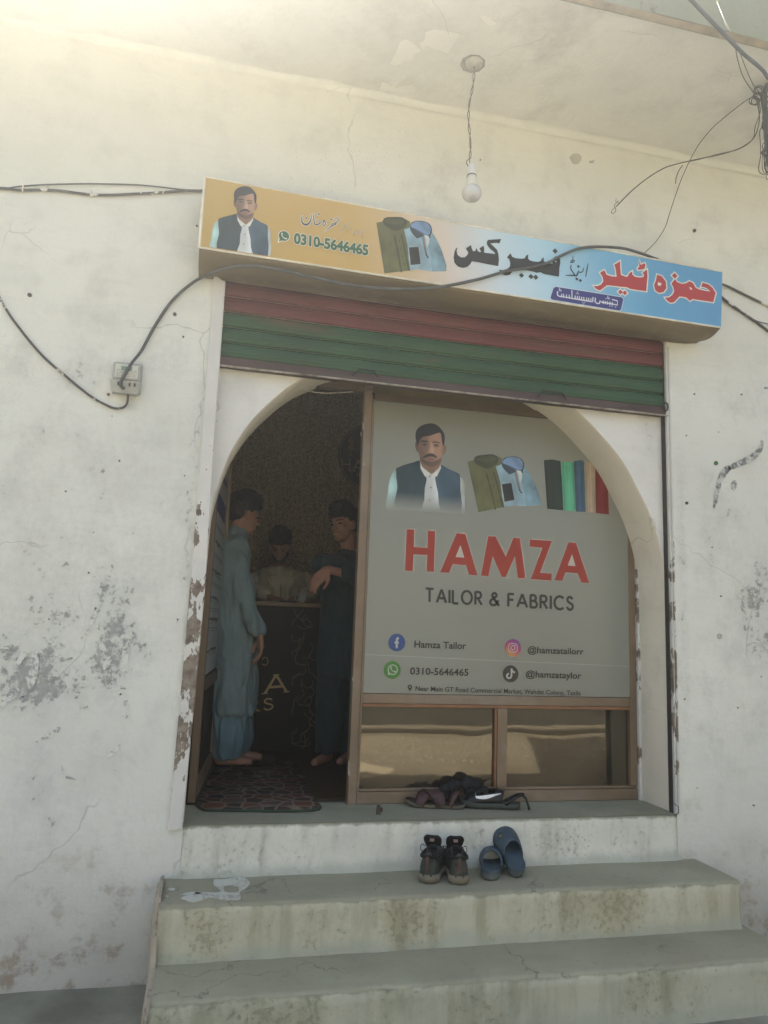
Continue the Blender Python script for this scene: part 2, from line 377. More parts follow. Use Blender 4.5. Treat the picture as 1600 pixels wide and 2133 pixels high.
# arched plaster infill behind the shutter: front face, reveal, back face
AL = [(-.026,0),(-.024,.5),(-.016,1.0),(-.004,1.29),(.006,1.40),(.045,1.555),(.085,1.645),(.141,1.744),(.2,1.825),(.264,1.896),(.33,1.955),(.394,2.0),(.5,2.06),(.65,2.12),(.85,2.165),(1.06,2.18),
      (1.3,2.165),(1.5,2.12),(1.63,2.07),(1.73,2.019),(1.82,1.955),(1.891,1.896),(1.98,1.81),(2.054,1.72),(2.12,1.62),(2.175,1.515),(2.22,1.42),(2.254,1.321),(2.272,1.23),(2.279,1.149),(2.283,.9),(2.284,.668),(2.285,.3),(2.285,0)]
def wob(x, z): return Vector((x+.004*mnoise.noise(Vector((x*5, z*5, 0))), 0, z+.004*mnoise.noise(Vector((x*5, z*5, 9)))))
A2 = []
for a, b in zip(AL, AL[1:]):
    m = 3
    for k in range(m): A2.append((a[0]+(b[0]-a[0])*k/m, a[1]+(b[1]-a[1])*k/m))
A2.append(AL[-1])
A2s = [Vector((x, 0, z)) for x, z in A2]
for _ in range(2): A2s = [A2s[0]]+[(A2s[i-1]+A2s[i]*2+A2s[i+1])/4 for i in range(1, len(A2s)-1)]+[A2s[-1]]
front = [wob(p.x, p.z)+Vector((0,.05,0)) for p in A2s]
bm = bmesh.new()
fo = [bm.verts.new(p) for p in front]
# outer border points matching each arch point on the rectangle
def outer(p):
    if p.z < 1.2: return Vector((-.06 if p.x < 1 else 2.335, .05, p.z))
    c = Vector((1.13, .05, 1.2)); d = p-c; d.y = 0
    s = min((1.205/abs(d.x)) if abs(d.x) > 1e-6 else 9e9, (1.22/d.z) if d.z > 1e-6 else 9e9)
    return c+d*s
oo = [bm.verts.new(outer(p)) for p in front]
for i in range(len(fo)-1): bm.faces.new((fo[i], oo[i], oo[i+1], fo[i+1]))
obj('arch_wall', bm, M_ARCH, B)
bm = bmesh.new(); r0 = [bm.verts.new(p+Vector((0,.0,0))) for p in front]; r1 = [bm.verts.new(p+Vector((0,.007,0))+Vector((.006 if p.x < 1 else -.006, 0, -.004 if p.z > 1.3 else 0))) for p in front]
r2 = [bm.verts.new(Vector((p.x+(.006 if p.x < 1 else -.006), .345, p.z-.004))) for p in front]
for a, b in ((r0, r1), (r1, r2)):
    for i in range(len(a)-1): bm.faces.new((a[i], a[i+1], b[i+1], b[i]))
obj('arch_reveal', bm, M_REVEAL, B, smooth=True)
# threshold sill and the strip of wall under it
bm = bmesh.new(); grid_sheet(bm, SX0-.01, SX1+.01, -.004, .36, 0.0, .03, amp=.0015, plane='xy'); obj('threshold', bm, M_TREAD, B, smooth=True)
bm = bmesh.new()
n = 180; rows = []
for i in range(n+1):
    x = SX0-.05+(SX1-SX0+.1)*i/n; j = .004*mnoise.noise(Vector((x*9, 4, 4))); q = .005*mnoise.noise(Vector((x*23, 1, 8)))
    eb = min(1, max(0, min(i, n-i)/6)); ob = (1-eb)*.022; rows.append([bm.verts.new(p) for p in ((x, .012+ob, .0), (x, .000+q*.6+ob, -.003+j-ob*.3), (x, -.004+q+ob, -.014+j), (x, -.004+ob, -.06), (x, -.005+ob, -.13), (x, -.008+j+ob, -.18), (x, -.02+j+ob, -.206))])
for a, b in zip(rows, rows[1:]):
    for k in range(6): bm.faces.new((a[k], a[k+1], b[k+1], b[k]))
obj('threshold_riser', bm, M_RIS0, B, smooth=True)
# the room
RX0, RX1, RY1, RZ = -.35, 3.1, 3.0, 2.95
def wallpaper():
    t = NT('patterned_wallpaper'); v = t.n('ShaderNodeTexVoronoi', feature='F1'); v.inputs['Scale'].default_value = 55; t.put(v.inputs['Vector'], t.pos)
    st = t.noise(1.0, 4, .6, stretch=(60, 60, 3)); d = t.n('ShaderNodeTexVoronoi'); d.inputs['Scale'].default_value = 3.6; t.put(d.inputs['Vector'], t.pos)
    n = t.noise(75, 3, .6, dist=1.5)
    col = t.mix(t.step(n, .46, .56), (.28,.225,.13), (.70,.59,.38)); col = t.mix(t.math('MULTIPLY', t.step(st, .5, .65), .5), col, (.70,.59,.38))
    col = t.mix(t.math('MULTIPLY', t.step(d.outputs['Distance'], .2, .1), .22), col, (.78,.70,.52)); return t.fin(col, .6, 0, .3)
M_PAPER = wallpaper(); M_DARKROOM = simple('dark_room_paint', (.62,.57,.45), .8)
BX('back_wall', (RX0, RX1, RY1, RY1+.15, -.05, RZ+.05), M_PAPER, B)
BX('side_wall', (RX0-.15, RX0, .02, RY1+.15, -.05, RZ+.05), M_DARKROOM, B)
BX('side_wall', (RX1, RX1+.15, .02, RY1+.15, -.05, RZ+.05), M_DARKROOM, B)
BX('ceiling', (RX0, RX1, .36, RY1, RZ, RZ+.1), simple('room_ceiling_paint', (.80,.78,.70), .9), B)
BX('floor_slab', (RX0, RX1, .36, RY1, -.12, -.001), simple('room_floor', (.10,.085,.06), .7, .3, 3), B)
BX('inner_lintel', (RX0-.1, RX1+.1, .36, .46, 2.13, RZ), M_DARKROOM, B)
BX('inner_pier', (RX0-.1, -.03, .06, .46, 0, 2.13), M_DARKROOM, B)
BX('inner_pier', (2.30, RX1+.1, .06, .46, 0, 2.13), M_DARKROOM, B)
# patched plaster, chips and stains
def patch(name, pts, mat, Y=None, Zp=None, off=.002, th=.003, parent=B, smooth=True, n=4, **k):
    P = [W(a, b, Y) if Zp is None else G(a, b, Zp) for a, b in pts]
    if smooth: P = cat_rom(P+[P[0]], n)[:-1]
    d = Vector((0, -1, 0)) if Zp is None else Vector((0, 0, 1 if Zp < 1 else -1))
    bm = bmesh.new(); A_ = [bm.verts.new(p+d*(off+th)) for p in P]; C_ = [bm.verts.new(p+d*(-.004)) for p in P]
    bm.faces.new(A_)
    for i in range(len(P)): bm.faces.new((A_[i], A_[(i+1)%len(P)], C_[(i+1)%len(P)], C_[i]))
    bmesh.ops.triangulate(bm, faces=[f for f in bm.faces if len(f.verts) > 4])
    return obj(name, bm, mat, parent, **k)
M_PATCH = plaster('fresh_plaster_patch', (.84,.83,.76), (.5,.48,.42), [], specks=False, bumpd=.002)
M_PATCHD = plaster('stained_plaster_patch', (.72,.71,.63), (.5,.49,.43), [], specks=False, bumpd=.002)
M_PATCHG = simple('grey_cement_patch', (.50,.50,.43), .9, .15, 9)
t = NT('worn_black_paint'); f_ = t.math('ADD', t.math('MULTIPLY', t.noise(28, 8, .7), .6), t.math('MULTIPLY', t.noise(110, 5, .7), .4)); M_MARK = t.fin(t.mix(t.step(f_, .44, .56), (.16,.17,.165), (.60,.62,.56)), .9)
patch('plaster_patch', [(835,85),(905,60),(960,70),(925,120),(895,150),(880,190),(840,192),(790,188),(805,150)], M_PATCH, Zp=3.492, smooth=False, th=-.0006)
patch('plaster_patch', [(820,182),(850,158),(872,152),(862,174)], M_PATCHD, Zp=3.492, smooth=False, th=.001)
patch('plaster_patch', [(1180,262),(1215,225),(1240,200),(1250,190),(1242,215),(1215,255),(1195,275)], M_PATCH, Zp=3.492, th=-.0006)
patch('plaster_chip', [(997,30),(1010,34),(1030,42),(1032,48),(1020,52),(1008,42)], M_PATCH, Zp=3.492, th=.002)
patch('plaster_chip', [(1186,328),(1194,321),(1206,322),(1211,331),(1204,341),(1193,340)], M_PATCHG, Y=0, n=3)
patch('plaster_chip', [(1228,336),(1237,334),(1236,339),(1229,339)], M_PATCHG, Y=0)
pm = [([(1587,918),(1583,935),(1570,950),(1548,962),(1530,970),(1517,976)], [.009,.014,.018,.017,.016,.013]), ([(1519,972),(1507,985),(1499,1000),(1494,1022),(1490,1045),(1486,1058)], [.015,.020,.015,.013,.010,.003])]
for pts, ws in pm:
    P = cat_rom([W(a, b, 0) for a, b in pts], 6); bm = bmesh.new(); L = []
    for i, p in enumerate(P):
        t = (P[min(i+1,len(P)-1)]-P[max(i-1,0)]).normalized(); nn = Vector((-t.z, 0, t.x)); u = i/(len(P)-1)*(len(ws)-1); q = ws[int(u)]+(ws[min(int(u)+1,len(ws)-1)]-ws[int(u)])*(u-int(u))
        q *= 1+.35*mnoise.noise(p*60)
        L.append((bm.verts.new(p+nn*q+Vector((0,-.0045,0))), bm.verts.new(p-nn*q+Vector((0,-.0045,0)))))
    for a, b in zip(L, L[1:]): bm.faces.new((a[0], a[1], b[1], b[0]))
    obj('paint_mark', bm, M_MARK, B)
t = NT('flaked_grey_brush_mark'); f_ = t.math('ADD', t.math('MULTIPLY', t.noise(22, 8, .7), .5), t.math('MULTIPLY', t.noise(90, 6, .72), .5)); M_MARKL = t.fin(t.mix(t.step(f_, .42, .54), (.33,.345,.325), (.735,.755,.68)), .9)
zm = lambda a, b: (a*.2625, 1200+b*.2625)
for pts, wd in [([(285,590),(275,690),(255,790),(245,900)], .013), ([(250,590),(175,640),(125,740)], .008), ([(-10,1040),(80,960),(150,890)], .014), ([(370,510),(440,535),(515,560)], .009), ([(770,255),(740,330),(720,390)], .007), ([(720,430),(640,495)], .009), ([(1015,525),(1000,620),(980,760)], .010), ([(990,760),(1050,735)], .007),
                ([(1000,985),(995,1060),(1005,1130)], .010), ([(610,1050),(700,1035)], .007), ([(320,1300),(420,1245),(480,1200)], .007), ([(850,1430),(910,1390),(955,1330)], .006), ([(492,1500),(515,1585),(560,1600),(615,1620)], .003), ([(490,670),(580,650)], .009), ([(820,745),(870,660),(950,610)], .008), ([(270,385),(350,360)], .009), ([(850,900),(1000,890)], .006), ([(0,570),(75,572)], .009), ([(590,920),(583,995)], .002), ([(1190,600),(1200,680)], .005)]:
    P = cat_rom([W(*zm(a, b), 0) for a, b in pts], 8); bm = bmesh.new(); L = []
    for i, p in enumerate(P):
        t_ = (P[min(i+1,len(P)-1)]-P[max(i-1,0)]).normalized(); nn = Vector((-t_.z, 0, t_.x)); q = wd*1.35*(1+.6*mnoise.noise(p*55))*min(1, .35+2.2*min(i, len(P)-1-i)/len(P)); q2 = wd*1.35*(1+.6*mnoise.noise(p*40+Vector((9,9,9))))*min(1, .35+2.2*min(i, len(P)-1-i)/len(P))
        L.append((bm.verts.new(p+nn*q+Vector((0,-.0042,0))), bm.verts.new(p-nn*q2+Vector((0,-.0042,0)))))
    for a, b in zip(L, L[1:]): bm.faces.new((a[0], a[1], b[1], b[0]))
    obj('paint_mark', bm, M_MARKL, B)
patch('paint_mark', [(1522,1008),(1529,1000),(1535,1008),(1531,1020),(1524,1018)], M_MARK, Y=0, th=.001)
patch('paint_mark', [(1593,806),(1599,806),(1598,810),(1592,809)], M_MARK, Y=0, th=.001)
# small holes, plugs and screws in the plaster
def plug(px, py, r, mat, y=0.0, name='wall_plug', ring=None, **k):
    p = W(px, py, y); bm = bmesh.new()
    lathe(bm, [(r, 0), (r, .006), (r*.7, .009), (r*.5, .004)], (0,0,0), 14)
    for v in bm.verts: v.co = Vector((v.co.x, -v.co.z, v.co.y))+p
    return obj(name, bm, mat, B, smooth=False, **k)
M_GPLUG = simple('green_plastic', (.06,.19,.07), .5); M_HOLE = simple('drill_hole_rim', (.16,.15,.13), .8)
plug(1491, 965, .011, M_GPLUG, label='small green plastic plug in the wall right of the arch')
plug(62, 615, .009, M_HOLE); plug(364, 655, .008, M_HOLE); plug(382, 702, .004, M_HOLE); plug(1446, 481, .010, simple('brown_hole', (.12,.09,.05), .8), name='drill_hole')
plug(1000, 334, .0035, M_HOLE); plug(972, 414, .003, M_HOLE); plug(1498, 1325, .013, simple('pale_wall_plug', (.5,.48,.42), .7)); plug(1430, 1048, .008, M_HOLE)
plug(410, 471, .004, M_HOLE)
rm = random.Random(5)
for _ in range(26):
    a, b = rm.choice([(rm.uniform(5, 400), rm.uniform(860, 1650)), (rm.uniform(1420, 1595), rm.uniform(760, 1700))])
    plug(a, b, rm.uniform(.0015, .004), M_HOLE, name='wall_pock')
# concrete steps
ST = empty('concrete_steps', (1.1, -.3, GZ), label='worn two-step concrete stair below the shop threshold', cat='steps')
def step_mesh(name, x0, x1, y0, y1, z0, z1, mt, mr, seed):
    bm = bmesh.new(); n = 320; rows = []
    for i in range(n+1):
        x = x0+(x1-x0)*i/n; N_ = lambda a, s, o: a*mnoise.noise(Vector((x*s, seed, o)))
        e = N_(.008, 4, 0)+N_(.006, 19, 1)+N_(.004, 60, 5)+.012*max(0, mnoise.noise(Vector((x*11, seed, 22)))-.35); h = N_(.004, 6, 2)+N_(.003, 30, 3)-.012*max(0, mnoise.noise(Vector((x*11, seed, 22)))-.35)
        rows.append([bm.verts.new(p) for p in ((x, y1, z1+N_(.003, 3, 7)), (x, y0+.18, z1+N_(.002,5,8)), (x, y0+.02, z1+h*.4), (x, y0+.007+e, z1-.003+h), (x, y0+e, z1-.010+h), (x, y0+.003+e*.5, z1-.05), (x, y0+.002, z1-.12), (x, y0+N_(.004,7,9), z0+.02), (x, y0-.015+N_(.006,9,9), z0-.01))])
    for a, b in zip(rows, rows[1:]):
        for k in range(8):
            f = bm.faces.new((a[k], a[k+1], b[k+1], b[k])); f.material_index = 0 if k < 4 else 1; f.smooth = True
    bm.faces.new([v for v in rows[0]]+[bm.verts.new((x0, y1, z0-.01))]).material_index = 1
    bm.faces.new([v for v in rows[-1]][::-1]+[bm.verts.new((x1, y1, z0-.01))]).material_index = 1
    o = obj(name, bm, mt, ST); o.data.materials.append(mr); return o
step_mesh('step', -.085, 2.372, -.318, .005, -.40, -.205, M_TREAD, M_RIS1, 1.3)
step_mesh('step', -.088, 2.405, -.610, -.28, GZ, -.40, M_TREAD, M_RIS2, 7.7)
# ragged plaster flank at the left end of the steps
bm = bmesh.new(); n = 110; rows = []
for i in range(n+1):
    u = i/n; y = -.02-.60*u; zt = (-.20-.02*u if y > -.318 else -.395) + .012*mnoise.noise(Vector((y*20, 2, 2)))
    zt = -.19-.21*min(1, max(0, (-y-.27)/.08))
    j = .009*mnoise.noise(Vector((y*14, 5, 5)))+.006*mnoise.noise(Vector((y*45, 5, 5)))
    rows.append([bm.verts.new(p) for p in ((-.080, y, zt), (-.090+j, y, zt+.005), (-.100+j, y, zt-.010+j), (-.106+j*.8, y, zt-.10), (-.108-j, y, GZ-.02))])
for a, b in zip(rows, rows[1:]):
    for k in range(4): bm.faces.new((a[k], a[k+1], b[k+1], b[k]))
bm.faces.new(rows[-1])
obj('step_flank', bm, plaster('flank_plaster', (.42,.37,.28), (.22,.19,.14), [], amount=.17, specks=False), ST, smooth=True)
# spilt whitewash on the upper tread
t = NT('spilt_whitewash'); t.fin(t.mix(t.step(t.math('ADD', t.math('MULTIPLY', t.noise(22, 7, .7), .6), t.math('MULTIPLY', t.noise(90, 5, .7), .4)), .50, .60), (.52,.53,.46), (.31,.315,.24)), .85); M_SPILL = t.m
for pts in [[(487,1829),(500,1824),(520,1838),(513,1850),(500,1858),(502,1868),(498,1873),(470,1874),(440,1868),(420,1874),(400,1878),(385,1874),(378,1870),(405,1862),(410,1858),(450,1860),(460,1855),(455,1850),(445,1842),(447,1832),(465,1832)],
            [(375,1863),(395,1859),(420,1858),(418,1862),(395,1864)], [(349,1852),(360,1850),(365,1853),(356,1855)], [(345,1867),(351,1866),(350,1869)]]:
    patch('paint_spill', pts, M_SPILL, Zp=-.203, off=.0, th=.0012, parent=ST, n=3)
patch('paint_spill', [(466,1848),(480,1845),(497,1850),(496,1858),(485,1860),(468,1858)], M_TREAD, Zp=-.203, off=.001, th=.0014, parent=ST, n=3)

# ------------------------------------------------------------------ shutter, rails, hood
RS = empty('roller_shutter', (1.13, .02, 2.0), label='half-raised red and green corrugated roller shutter over the arch', cat='roller shutter')
zb = 2.035; sh = .0745
for i in range(6):
    bm = bmesh.new(); z0 = zb+i*sh; prof = []
    for k in range(17):
        u = k/16; yy = .030-.009*math.sin(math.pi*min(1, u*1.12))**.6-.0025*math.sin(u*math.pi*4.5)**2 if u < .89 else .034+.004*math.sin((u-.89)/.11*math.pi)
        prof.append((yy, z0+u*(sh-.001)))
    n = 24; rows = []
    for j in range(n+1):
        x = SX0+.008+(SX1-SX0-.016)*j/n; sg = .0025*mnoise.noise(Vector((x*1.3, i, 0)))
        rows.append([bm.verts.new((x, a+sg, b-.006*math.sin(math.pi*j/n)+sg)) for a, b in prof])
    for a, b in zip(rows, rows[1:]):
        for k in range(16): bm.faces.new((a[k], a[k+1], b[k+1], b[k]))
    top = i >= 3
    obj('slat', bm, M_RED if top else M_GREEN, RS, smooth=True, **({'label': 'red slat' if top else 'green slat'}))
bm = bmesh.new(); box(bm, SX0-.002, SX1+.006, .010, .046, 1.985, 2.034, bev=.004)
bmesh.ops.subdivide_edges(bm, edges=[e for e in bm.edges if abs((e.verts[0].co-e.verts[1].co).x) > 1], cuts=20, use_grid_fill=True)
for v in bm.verts: v.co.z += -.005*math.sin(math.pi*(v.co.x-SX0)/(SX1-SX0))+.002*mnoise.noise(v.co*9)
obj('bottom_bar', bm, M_RUSTBAR, RS)
bm = bmesh.new(); box(bm, SX0, SX1, -.004, .0095, 1.981, 1.987)
obj('bar_lip', bm, simple('worn_bare_metal_lip', (.36,.32,.26), .6, .4, 30, dirt=(.1,.07,.05), dirt_amt=.9), RS)
M_IRON = simple('dark_iron', (.03,.028,.025), .5, .3, 30)
for pts in ([(735,782),(748,768),(780,773),(787,785)], [(1121,826),(1131,813),(1172,819),(1181,833)]):
    bm = bmesh.new(); tube(bm, [W(a, b, -.004) for a, b in pts], .0042, 6); obj('handle', bm, M_IRON, RS)
bm = bmesh.new(); c = W(1387, 847, .0); tube(bm, [c+Vector((.017*math.cos(a)*.7, .0, .022*math.sin(a))) for a in [k*math.pi/8 for k in range(17)]], .004, 6); obj('lock_ring', bm, M_IRON, RS)
# side rails
GR = empty('shutter_rail', (-.05, 0, 0), label='left guide rail of the shutter, flaking white paint over rust', cat='rail', group='guide rails of the shutter')
bm = bmesh.new()
P0 = [(W(445,574,-.012), W(470,590,-.012)), (W(421,900,-.012), W(448,900,-.012)), (W(396,1220,-.012), W(428,1220,-.012)), (W(376,1450,-.012), W(407,1450,-.012)), (W(350,1728,-.012), W(379,1725,-.012))]
rows = []
for k in range(5):
    for j in range(12 if k < 4 else 1):
        if k < 4: u = j/12; a = P0[k][0].lerp(P0[k+1][0], u); b = P0[k][1].lerp(P0[k+1][1], u)
        else: a, b = P0[4]
        rows.append([bm.verts.new(p) for p in (Vector((a.x+.001, .004, a.z)), Vector((a.x, -.020, a.z)), Vector((a.x+.004, -.024, a.z)), Vector((b.x-.004, -.024, b.z)), Vector((b.x, -.020, b.z)), Vector((b.x, .05, b.z)))])
for a, b in zip(rows, rows[1:]):
    for k in range(5): bm.faces.new((a[k], a[k+1], b[k+1], b[k]))
bm.faces.new(rows[-1])
obj('channel', bm, M_CHIP, GR)
G2 = empty('shutter_rail', (2.285, 0, 0), label='right guide rail of the shutter, thin dark steel channel', cat='rail', group='guide rails of the shutter')
bm = bmesh.new(); box(bm, 2.2765, 2.286, .0, .048, .0, 2.40); obj('channel', bm, M_CHIP, G2)
BX('rail_slot', (2.2725, 2.2760, .016, .047, .0, 2.38), simple('dark_rail_steel', (.05,.047,.04), .5, .3, 20), G2)
bm = bmesh.new(); box(bm, 2.2865, 2.296, -.010, .03, -.0, 2.36, bev=.002); obj('rail_lip', bm, M_CHIP, G2)
bm = bmesh.new(); tube(bm, [W(1400,1672,-.018), W(1413,1680,-.02), W(1414,1692,-.02), W(1406,1698,-.02)], .002, 6); obj('wire_loop', bm, M_IRON, G2)

# ------------------------------------------------------------------ shop sign (hood box with printed banner)
SG = empty('shop_sign', (1.2, -.1, 2.4), label='long printed banner sign on a brown hood box above the shutter, orange to blue', cat='sign')
SY = -.20
sTL, sTR, sBR, sBL = (427,368), (1505,566), (1502,682), (415,515)
C4 = [W(*p, SY) for p in (sTL, sTR, sBR, sBL)]
bm = bmesh.new(); n = 40; rows = []
for j in range(n+1):
    u = j/n; T_ = C4[0].lerp(C4[1], u); Bt = C4[3].lerp(C4[2], u); dz = .004*mnoise.noise(Vector((u*9, 0, 0)))
    zw = 2.388; bot = []
    ed = 0 if u < .965 else (u-.965)/.035*.03
    for k in range(11):
        a = k/10; yy = SY+(.0-SY)*a - .0; zz = Bt.z+(zw-Bt.z)*a - .022*math.sin(math.pi*min(1,a*1.15))*(1 if a < .87 else .6)+dz+ed*math.sin(math.pi*a*.5)*.5
        bot.append((Bt.x, min(yy, -.003), zz))
    rows.append([bm.verts.new(p) for p in [(T_.x, -.004, T_.z+.004), (T_.x, SY+.01, T_.z+.002), (T_.x, SY+.006, T_.z-.002), (Bt.x, SY+.006, Bt.z+.002)]+bot])
for a, b in zip(rows, rows[1:]):
    for k in range(len(a)-1): bm.faces.new((a[k], a[k+1], b[k+1], b[k])).smooth = k > 3
bm.faces.new(rows[0]); bm.faces.new(rows[-1][::-1])
obj('hood', bm, M_HOOD, SG)
def banner_mat():
    t = NT('printed_banner'); x = t.sep()[0]; z = t.sep()[2]
    u = t.math('DIVIDE', t.math('SUBTRACT', x, C4[0].x), C4[1].x-C4[0].x)
    u2 = t.math('ADD', u, t.math('MULTIPLY', t.math('SUBTRACT', z, 2.6), .12)); u2 = t.math('ADD', u2, t.math('MULTIPLY', t.math('SUBTRACT', t.noise(1.6, 2), .5), .10))
    col = t.ramp(u2, [(0.0, (.50,.345,.10)), (.12, (.55,.375,.11)), (.24, (.58,.40,.13)), (.34, (.62,.48,.27)), (.42, (.70,.62,.52)), (.52, (.62,.74,.78)), (.62, (.45,.68,.78)), (.74, (.20,.47,.66)), (.84, (.13,.37,.58)), (1.0, (.12,.34,.56))])
    return t.fin(col, .42, 0, .4)
bm = bmesh.new(); n = 60; rows = []
for j in range(n+1):
    u = j/n; T_ = C4[0].lerp(C4[1], u); Bt = C4[3].lerp(C4[2], u)
    rows.append([bm.verts.new(T_.lerp(Bt, k/6)+Vector((0, .0015*mnoise.noise(Vector((u*14, k*.5, 0))) if 0 < k < 6 else 0, 0))) for k in range(7)])
for a, b in zip(rows, rows[1:]):
    for k in range(6): bm.faces.new((a[k], a[k+1], b[k+1], b[k]))
obj('banner', bm, banner_mat(), SG, smooth=True)
bm = bmesh.new()
for a, b, r_ in ((0,1,.0045), (3,2,.0045), (0,3,.006)): tube(bm, [C4[a]+Vector((0,.001,0)), C4[a].lerp(C4[b], .5)+Vector((0,.001,0)), C4[b]+Vector((0,.001,0))], r_, 6)
obj('banner_hem', bm, simple('cream_banner_hem', (.74,.71,.58), .6), SG)

# ================================================================== PRINT (lettering and pictures as thin inked shapes)
def srgb(r, g, b): return tuple(((c/255)/12.92 if c/255 <= .04045 else ((c/255+.055)/1.055)**2.4) for c in (r, g, b))
class Print:
    """flat ink shapes laid on a plane y = const; shapes are outlined on that plane, later shapes lie on earlier ones"""
    def __init__(s, Y, step=.00004): s.Y = Y; s.V = []; s.F = []; s.C = []; s.n = 0; s.st = step; s.clipf = None; s.fade = None
    def w(s, p, lay=None): q = W(p[0], p[1], s.Y); return Vector((q.x, s.Y-(s.n+1)*s.st, q.z))
    def tris(s, P, faces, col):
        b = len(s.V); s.V += P; s.F += [tuple(b+i for i in f) for f in faces]; s.C += [col]*len(faces)
    def poly(s, pts, col, holes=(), smooth=0, mp=None, grow=0.0):
        s.n += 1; loops = []
        for L in [pts]+list(holes):
            if mp: L = [mp(p) for p in L]
            if smooth: L = [tuple(v[:2]) for v in cat_rom([(*p, 0) for p in L]+[(*L[0], 0)], smooth)[:-1]]
            loops.append([s.w(p) for p in L])
        if grow:
            for q, L in enumerate(loops):
                A = sum(L[i].x*L[(i+1)%len(L)].z-L[(i+1)%len(L)].x*L[i].z for i in range(len(L)))
                sg = (1 if A > 0 else -1)*(1 if q == 0 else -1); N = []
                for i in range(len(L)):
                    e1 = (L[i]-L[i-1]); e2 = (L[(i+1)%len(L)]-L[i])
                    if e1.length < 1e-7 or e2.length < 1e-7: N.append(L[i].copy()); continue
                    n1 = Vector((e1.z, 0, -e1.x)).normalized(); n2 = Vector((e2.z, 0, -e2.x)).normalized(); m = n1+n2
                    if m.length < .35: m = n1+n2*.99+Vector((.001,0,0)); k = 1.5/max(m.length, .5)
                    else: k = min(2.0/m.length**2*1.0, 2.2)
                    N.append(L[i]+m*k*sg*grow)
                loops[q] = N
        flat = [p for L in loops for p in L]
        tr = tessellate_polygon([[Vector((p.x, p.z, 0)) for p in L] for L in loops])
        s.tris(flat, tr, col)
    def ribbon(s, pts, wd, col, smooth=3, mp=None, grow=0.0, caps=True, layer=True):
        if layer: s.n += 1
        if mp: pts = [mp(p) for p in pts]
        wl = list(wd) if isinstance(wd, (list, tuple)) else [wd]*len(pts)
        P = [s.w(p) for p in pts]
        if smooth and len(P) > 2:
            n0 = len(P); P = cat_rom(P, smooth); wl = [wl[min(int(i/smooth), n0-1)]+(wl[min(int(i/smooth)+1, n0-1)]-wl[min(int(i/smooth), n0-1)])*((i/smooth)%1) for i in range(len(P))]
        px = (W(pts[0][0]+1, pts[0][1], s.Y)-W(pts[0][0], pts[0][1], s.Y)).length
        Lf, Rt = [], []
        for i, p in enumerate(P):
            t = (P[min(i+1, len(P)-1)]-P[max(i-1, 0)]); 
            if t.length < 1e-8: t = Vector((1,0,0))
            t.normalize(); nn = Vector((-t.z, 0, t.x)); h = wl[i]*px/2+grow; Lf.append(p+nn*h); Rt.append(p-nn*h)
        b = Lf+Rt; k = len(P); s.tris(b, [(i, i+1, k+i+1, k+i) for i in range(k-1)], col)
        if caps:
            for c, h in ((P[0], wl[0]*px/2+grow), (P[-1], wl[-1]*px/2+grow)):
                off = Vector((0, -s.st*.4, 0)); s.tris([c+off+Vector((h*math.cos(a), 0, h*math.sin(a))) for a in [j*math.pi/5 for j in range(10)]], [tuple(range(10))], col)
    def disc(s, c, r, col, mp=None, n=28, sx=1.0, r2=None):
        s.n += 1; cc = mp(c) if mp else c; q = s.w(cc); px = (W(cc[0]+1, cc[1], s.Y)-W(cc[0], cc[1], s.Y)).length
        P = [q+Vector((r*px*sx*math.cos(a), 0, r*px*math.sin(a))) for a in [j*2*math.pi/n for j in range(n)]]
        if r2:
            Q = [q+Vector((r2*px*sx*math.cos(a), 0, r2*px*math.sin(a))) for a in [j*2*math.pi/n for j in range(n)]]
            s.tris(P+Q, [(j, (j+1)%n, n+(j+1)%n, n+j) for j in range(n)], col)
        else: s.tris(P, [tuple(range(n))], col)
    def build(s, name, mat, parent, fade=None, clip=None, shade=None, **k):
        me = bpy.data.meshes.new(name); me.from_pydata([tuple(v) for v in s.V], [], s.F); me.update()
        at = me.color_attributes.new('col', 'FLOAT_COLOR', 'CORNER')
        for p, c in zip(me.polygons, s.C):
            for li in p.loop_indices: at.data[li].color = (*c, 1)
        if fade or clip or shade:
            bm = bmesh.new(); bm.from_mesh(me)
            if shade:
                for L_ in (.03, .015, .008): bmesh.ops.subdivide_edges(bm, edges=[e for e in bm.edges if e.calc_length() > L_], cuts=1, use_grid_fill=False); bmesh.ops.triangulate(bm, faces=[f for f in bm.faces if len(f.verts) > 3])
                xs = [v.co.x for v in bm.verts]; zs = [v.co.z for v in bm.verts]; x0, x1, z0, z1 = min(xs), max(xs), min(zs), max(zs); la = bm.loops.layers.float_color['col']
                for f in bm.faces:
                    for l in f.loops:
                        m_ = shade((l.vert.co.x-x0)/(x1-x0), (l.vert.co.z-z0)/(z1-z0)); c = l[la]; l[la] = [min(1, c[0]*m_), min(1, c[1]*m_), min(1, c[2]*m_), 1]
            if clip: bmesh.ops.bisect_plane(bm, geom=bm.verts[:]+bm.edges[:]+bm.faces[:], plane_co=clip[0], plane_no=clip[1], clear_outer=True)
            if fade:
                z0, z1, fc, x0, x1 = fade; la = bm.loops.layers.float_color['col']
                for i in range(9):
                    gs = [f for f in bm.faces if all(x0 < v.co.x < x1 for v in f.verts)]
                    ge = {e for f in gs for e in f.edges}; gv = {v for f in gs for v in f.verts}
                    bmesh.ops.bisect_plane(bm, geom=list(gv)+list(ge)+gs, plane_co=(0,0,z0+(z1-z0)*i/8), plane_no=(0,0,1))
                for f in bm.faces:
                    for l in f.loops:
                        v = l.vert.co
                        if x0 < v.x < x1 and v.z < z1:
                            a = max(0, min(1, (v.z-z0)/(z1-z0))); c = l[la]; l[la] = [c[i]*a+fc[i]*(1-a) for i in range(3)]+[1]
            bm.to_mesh(me); bm.free()
        return link(name, me, mat, parent, **k)
_tc = {}
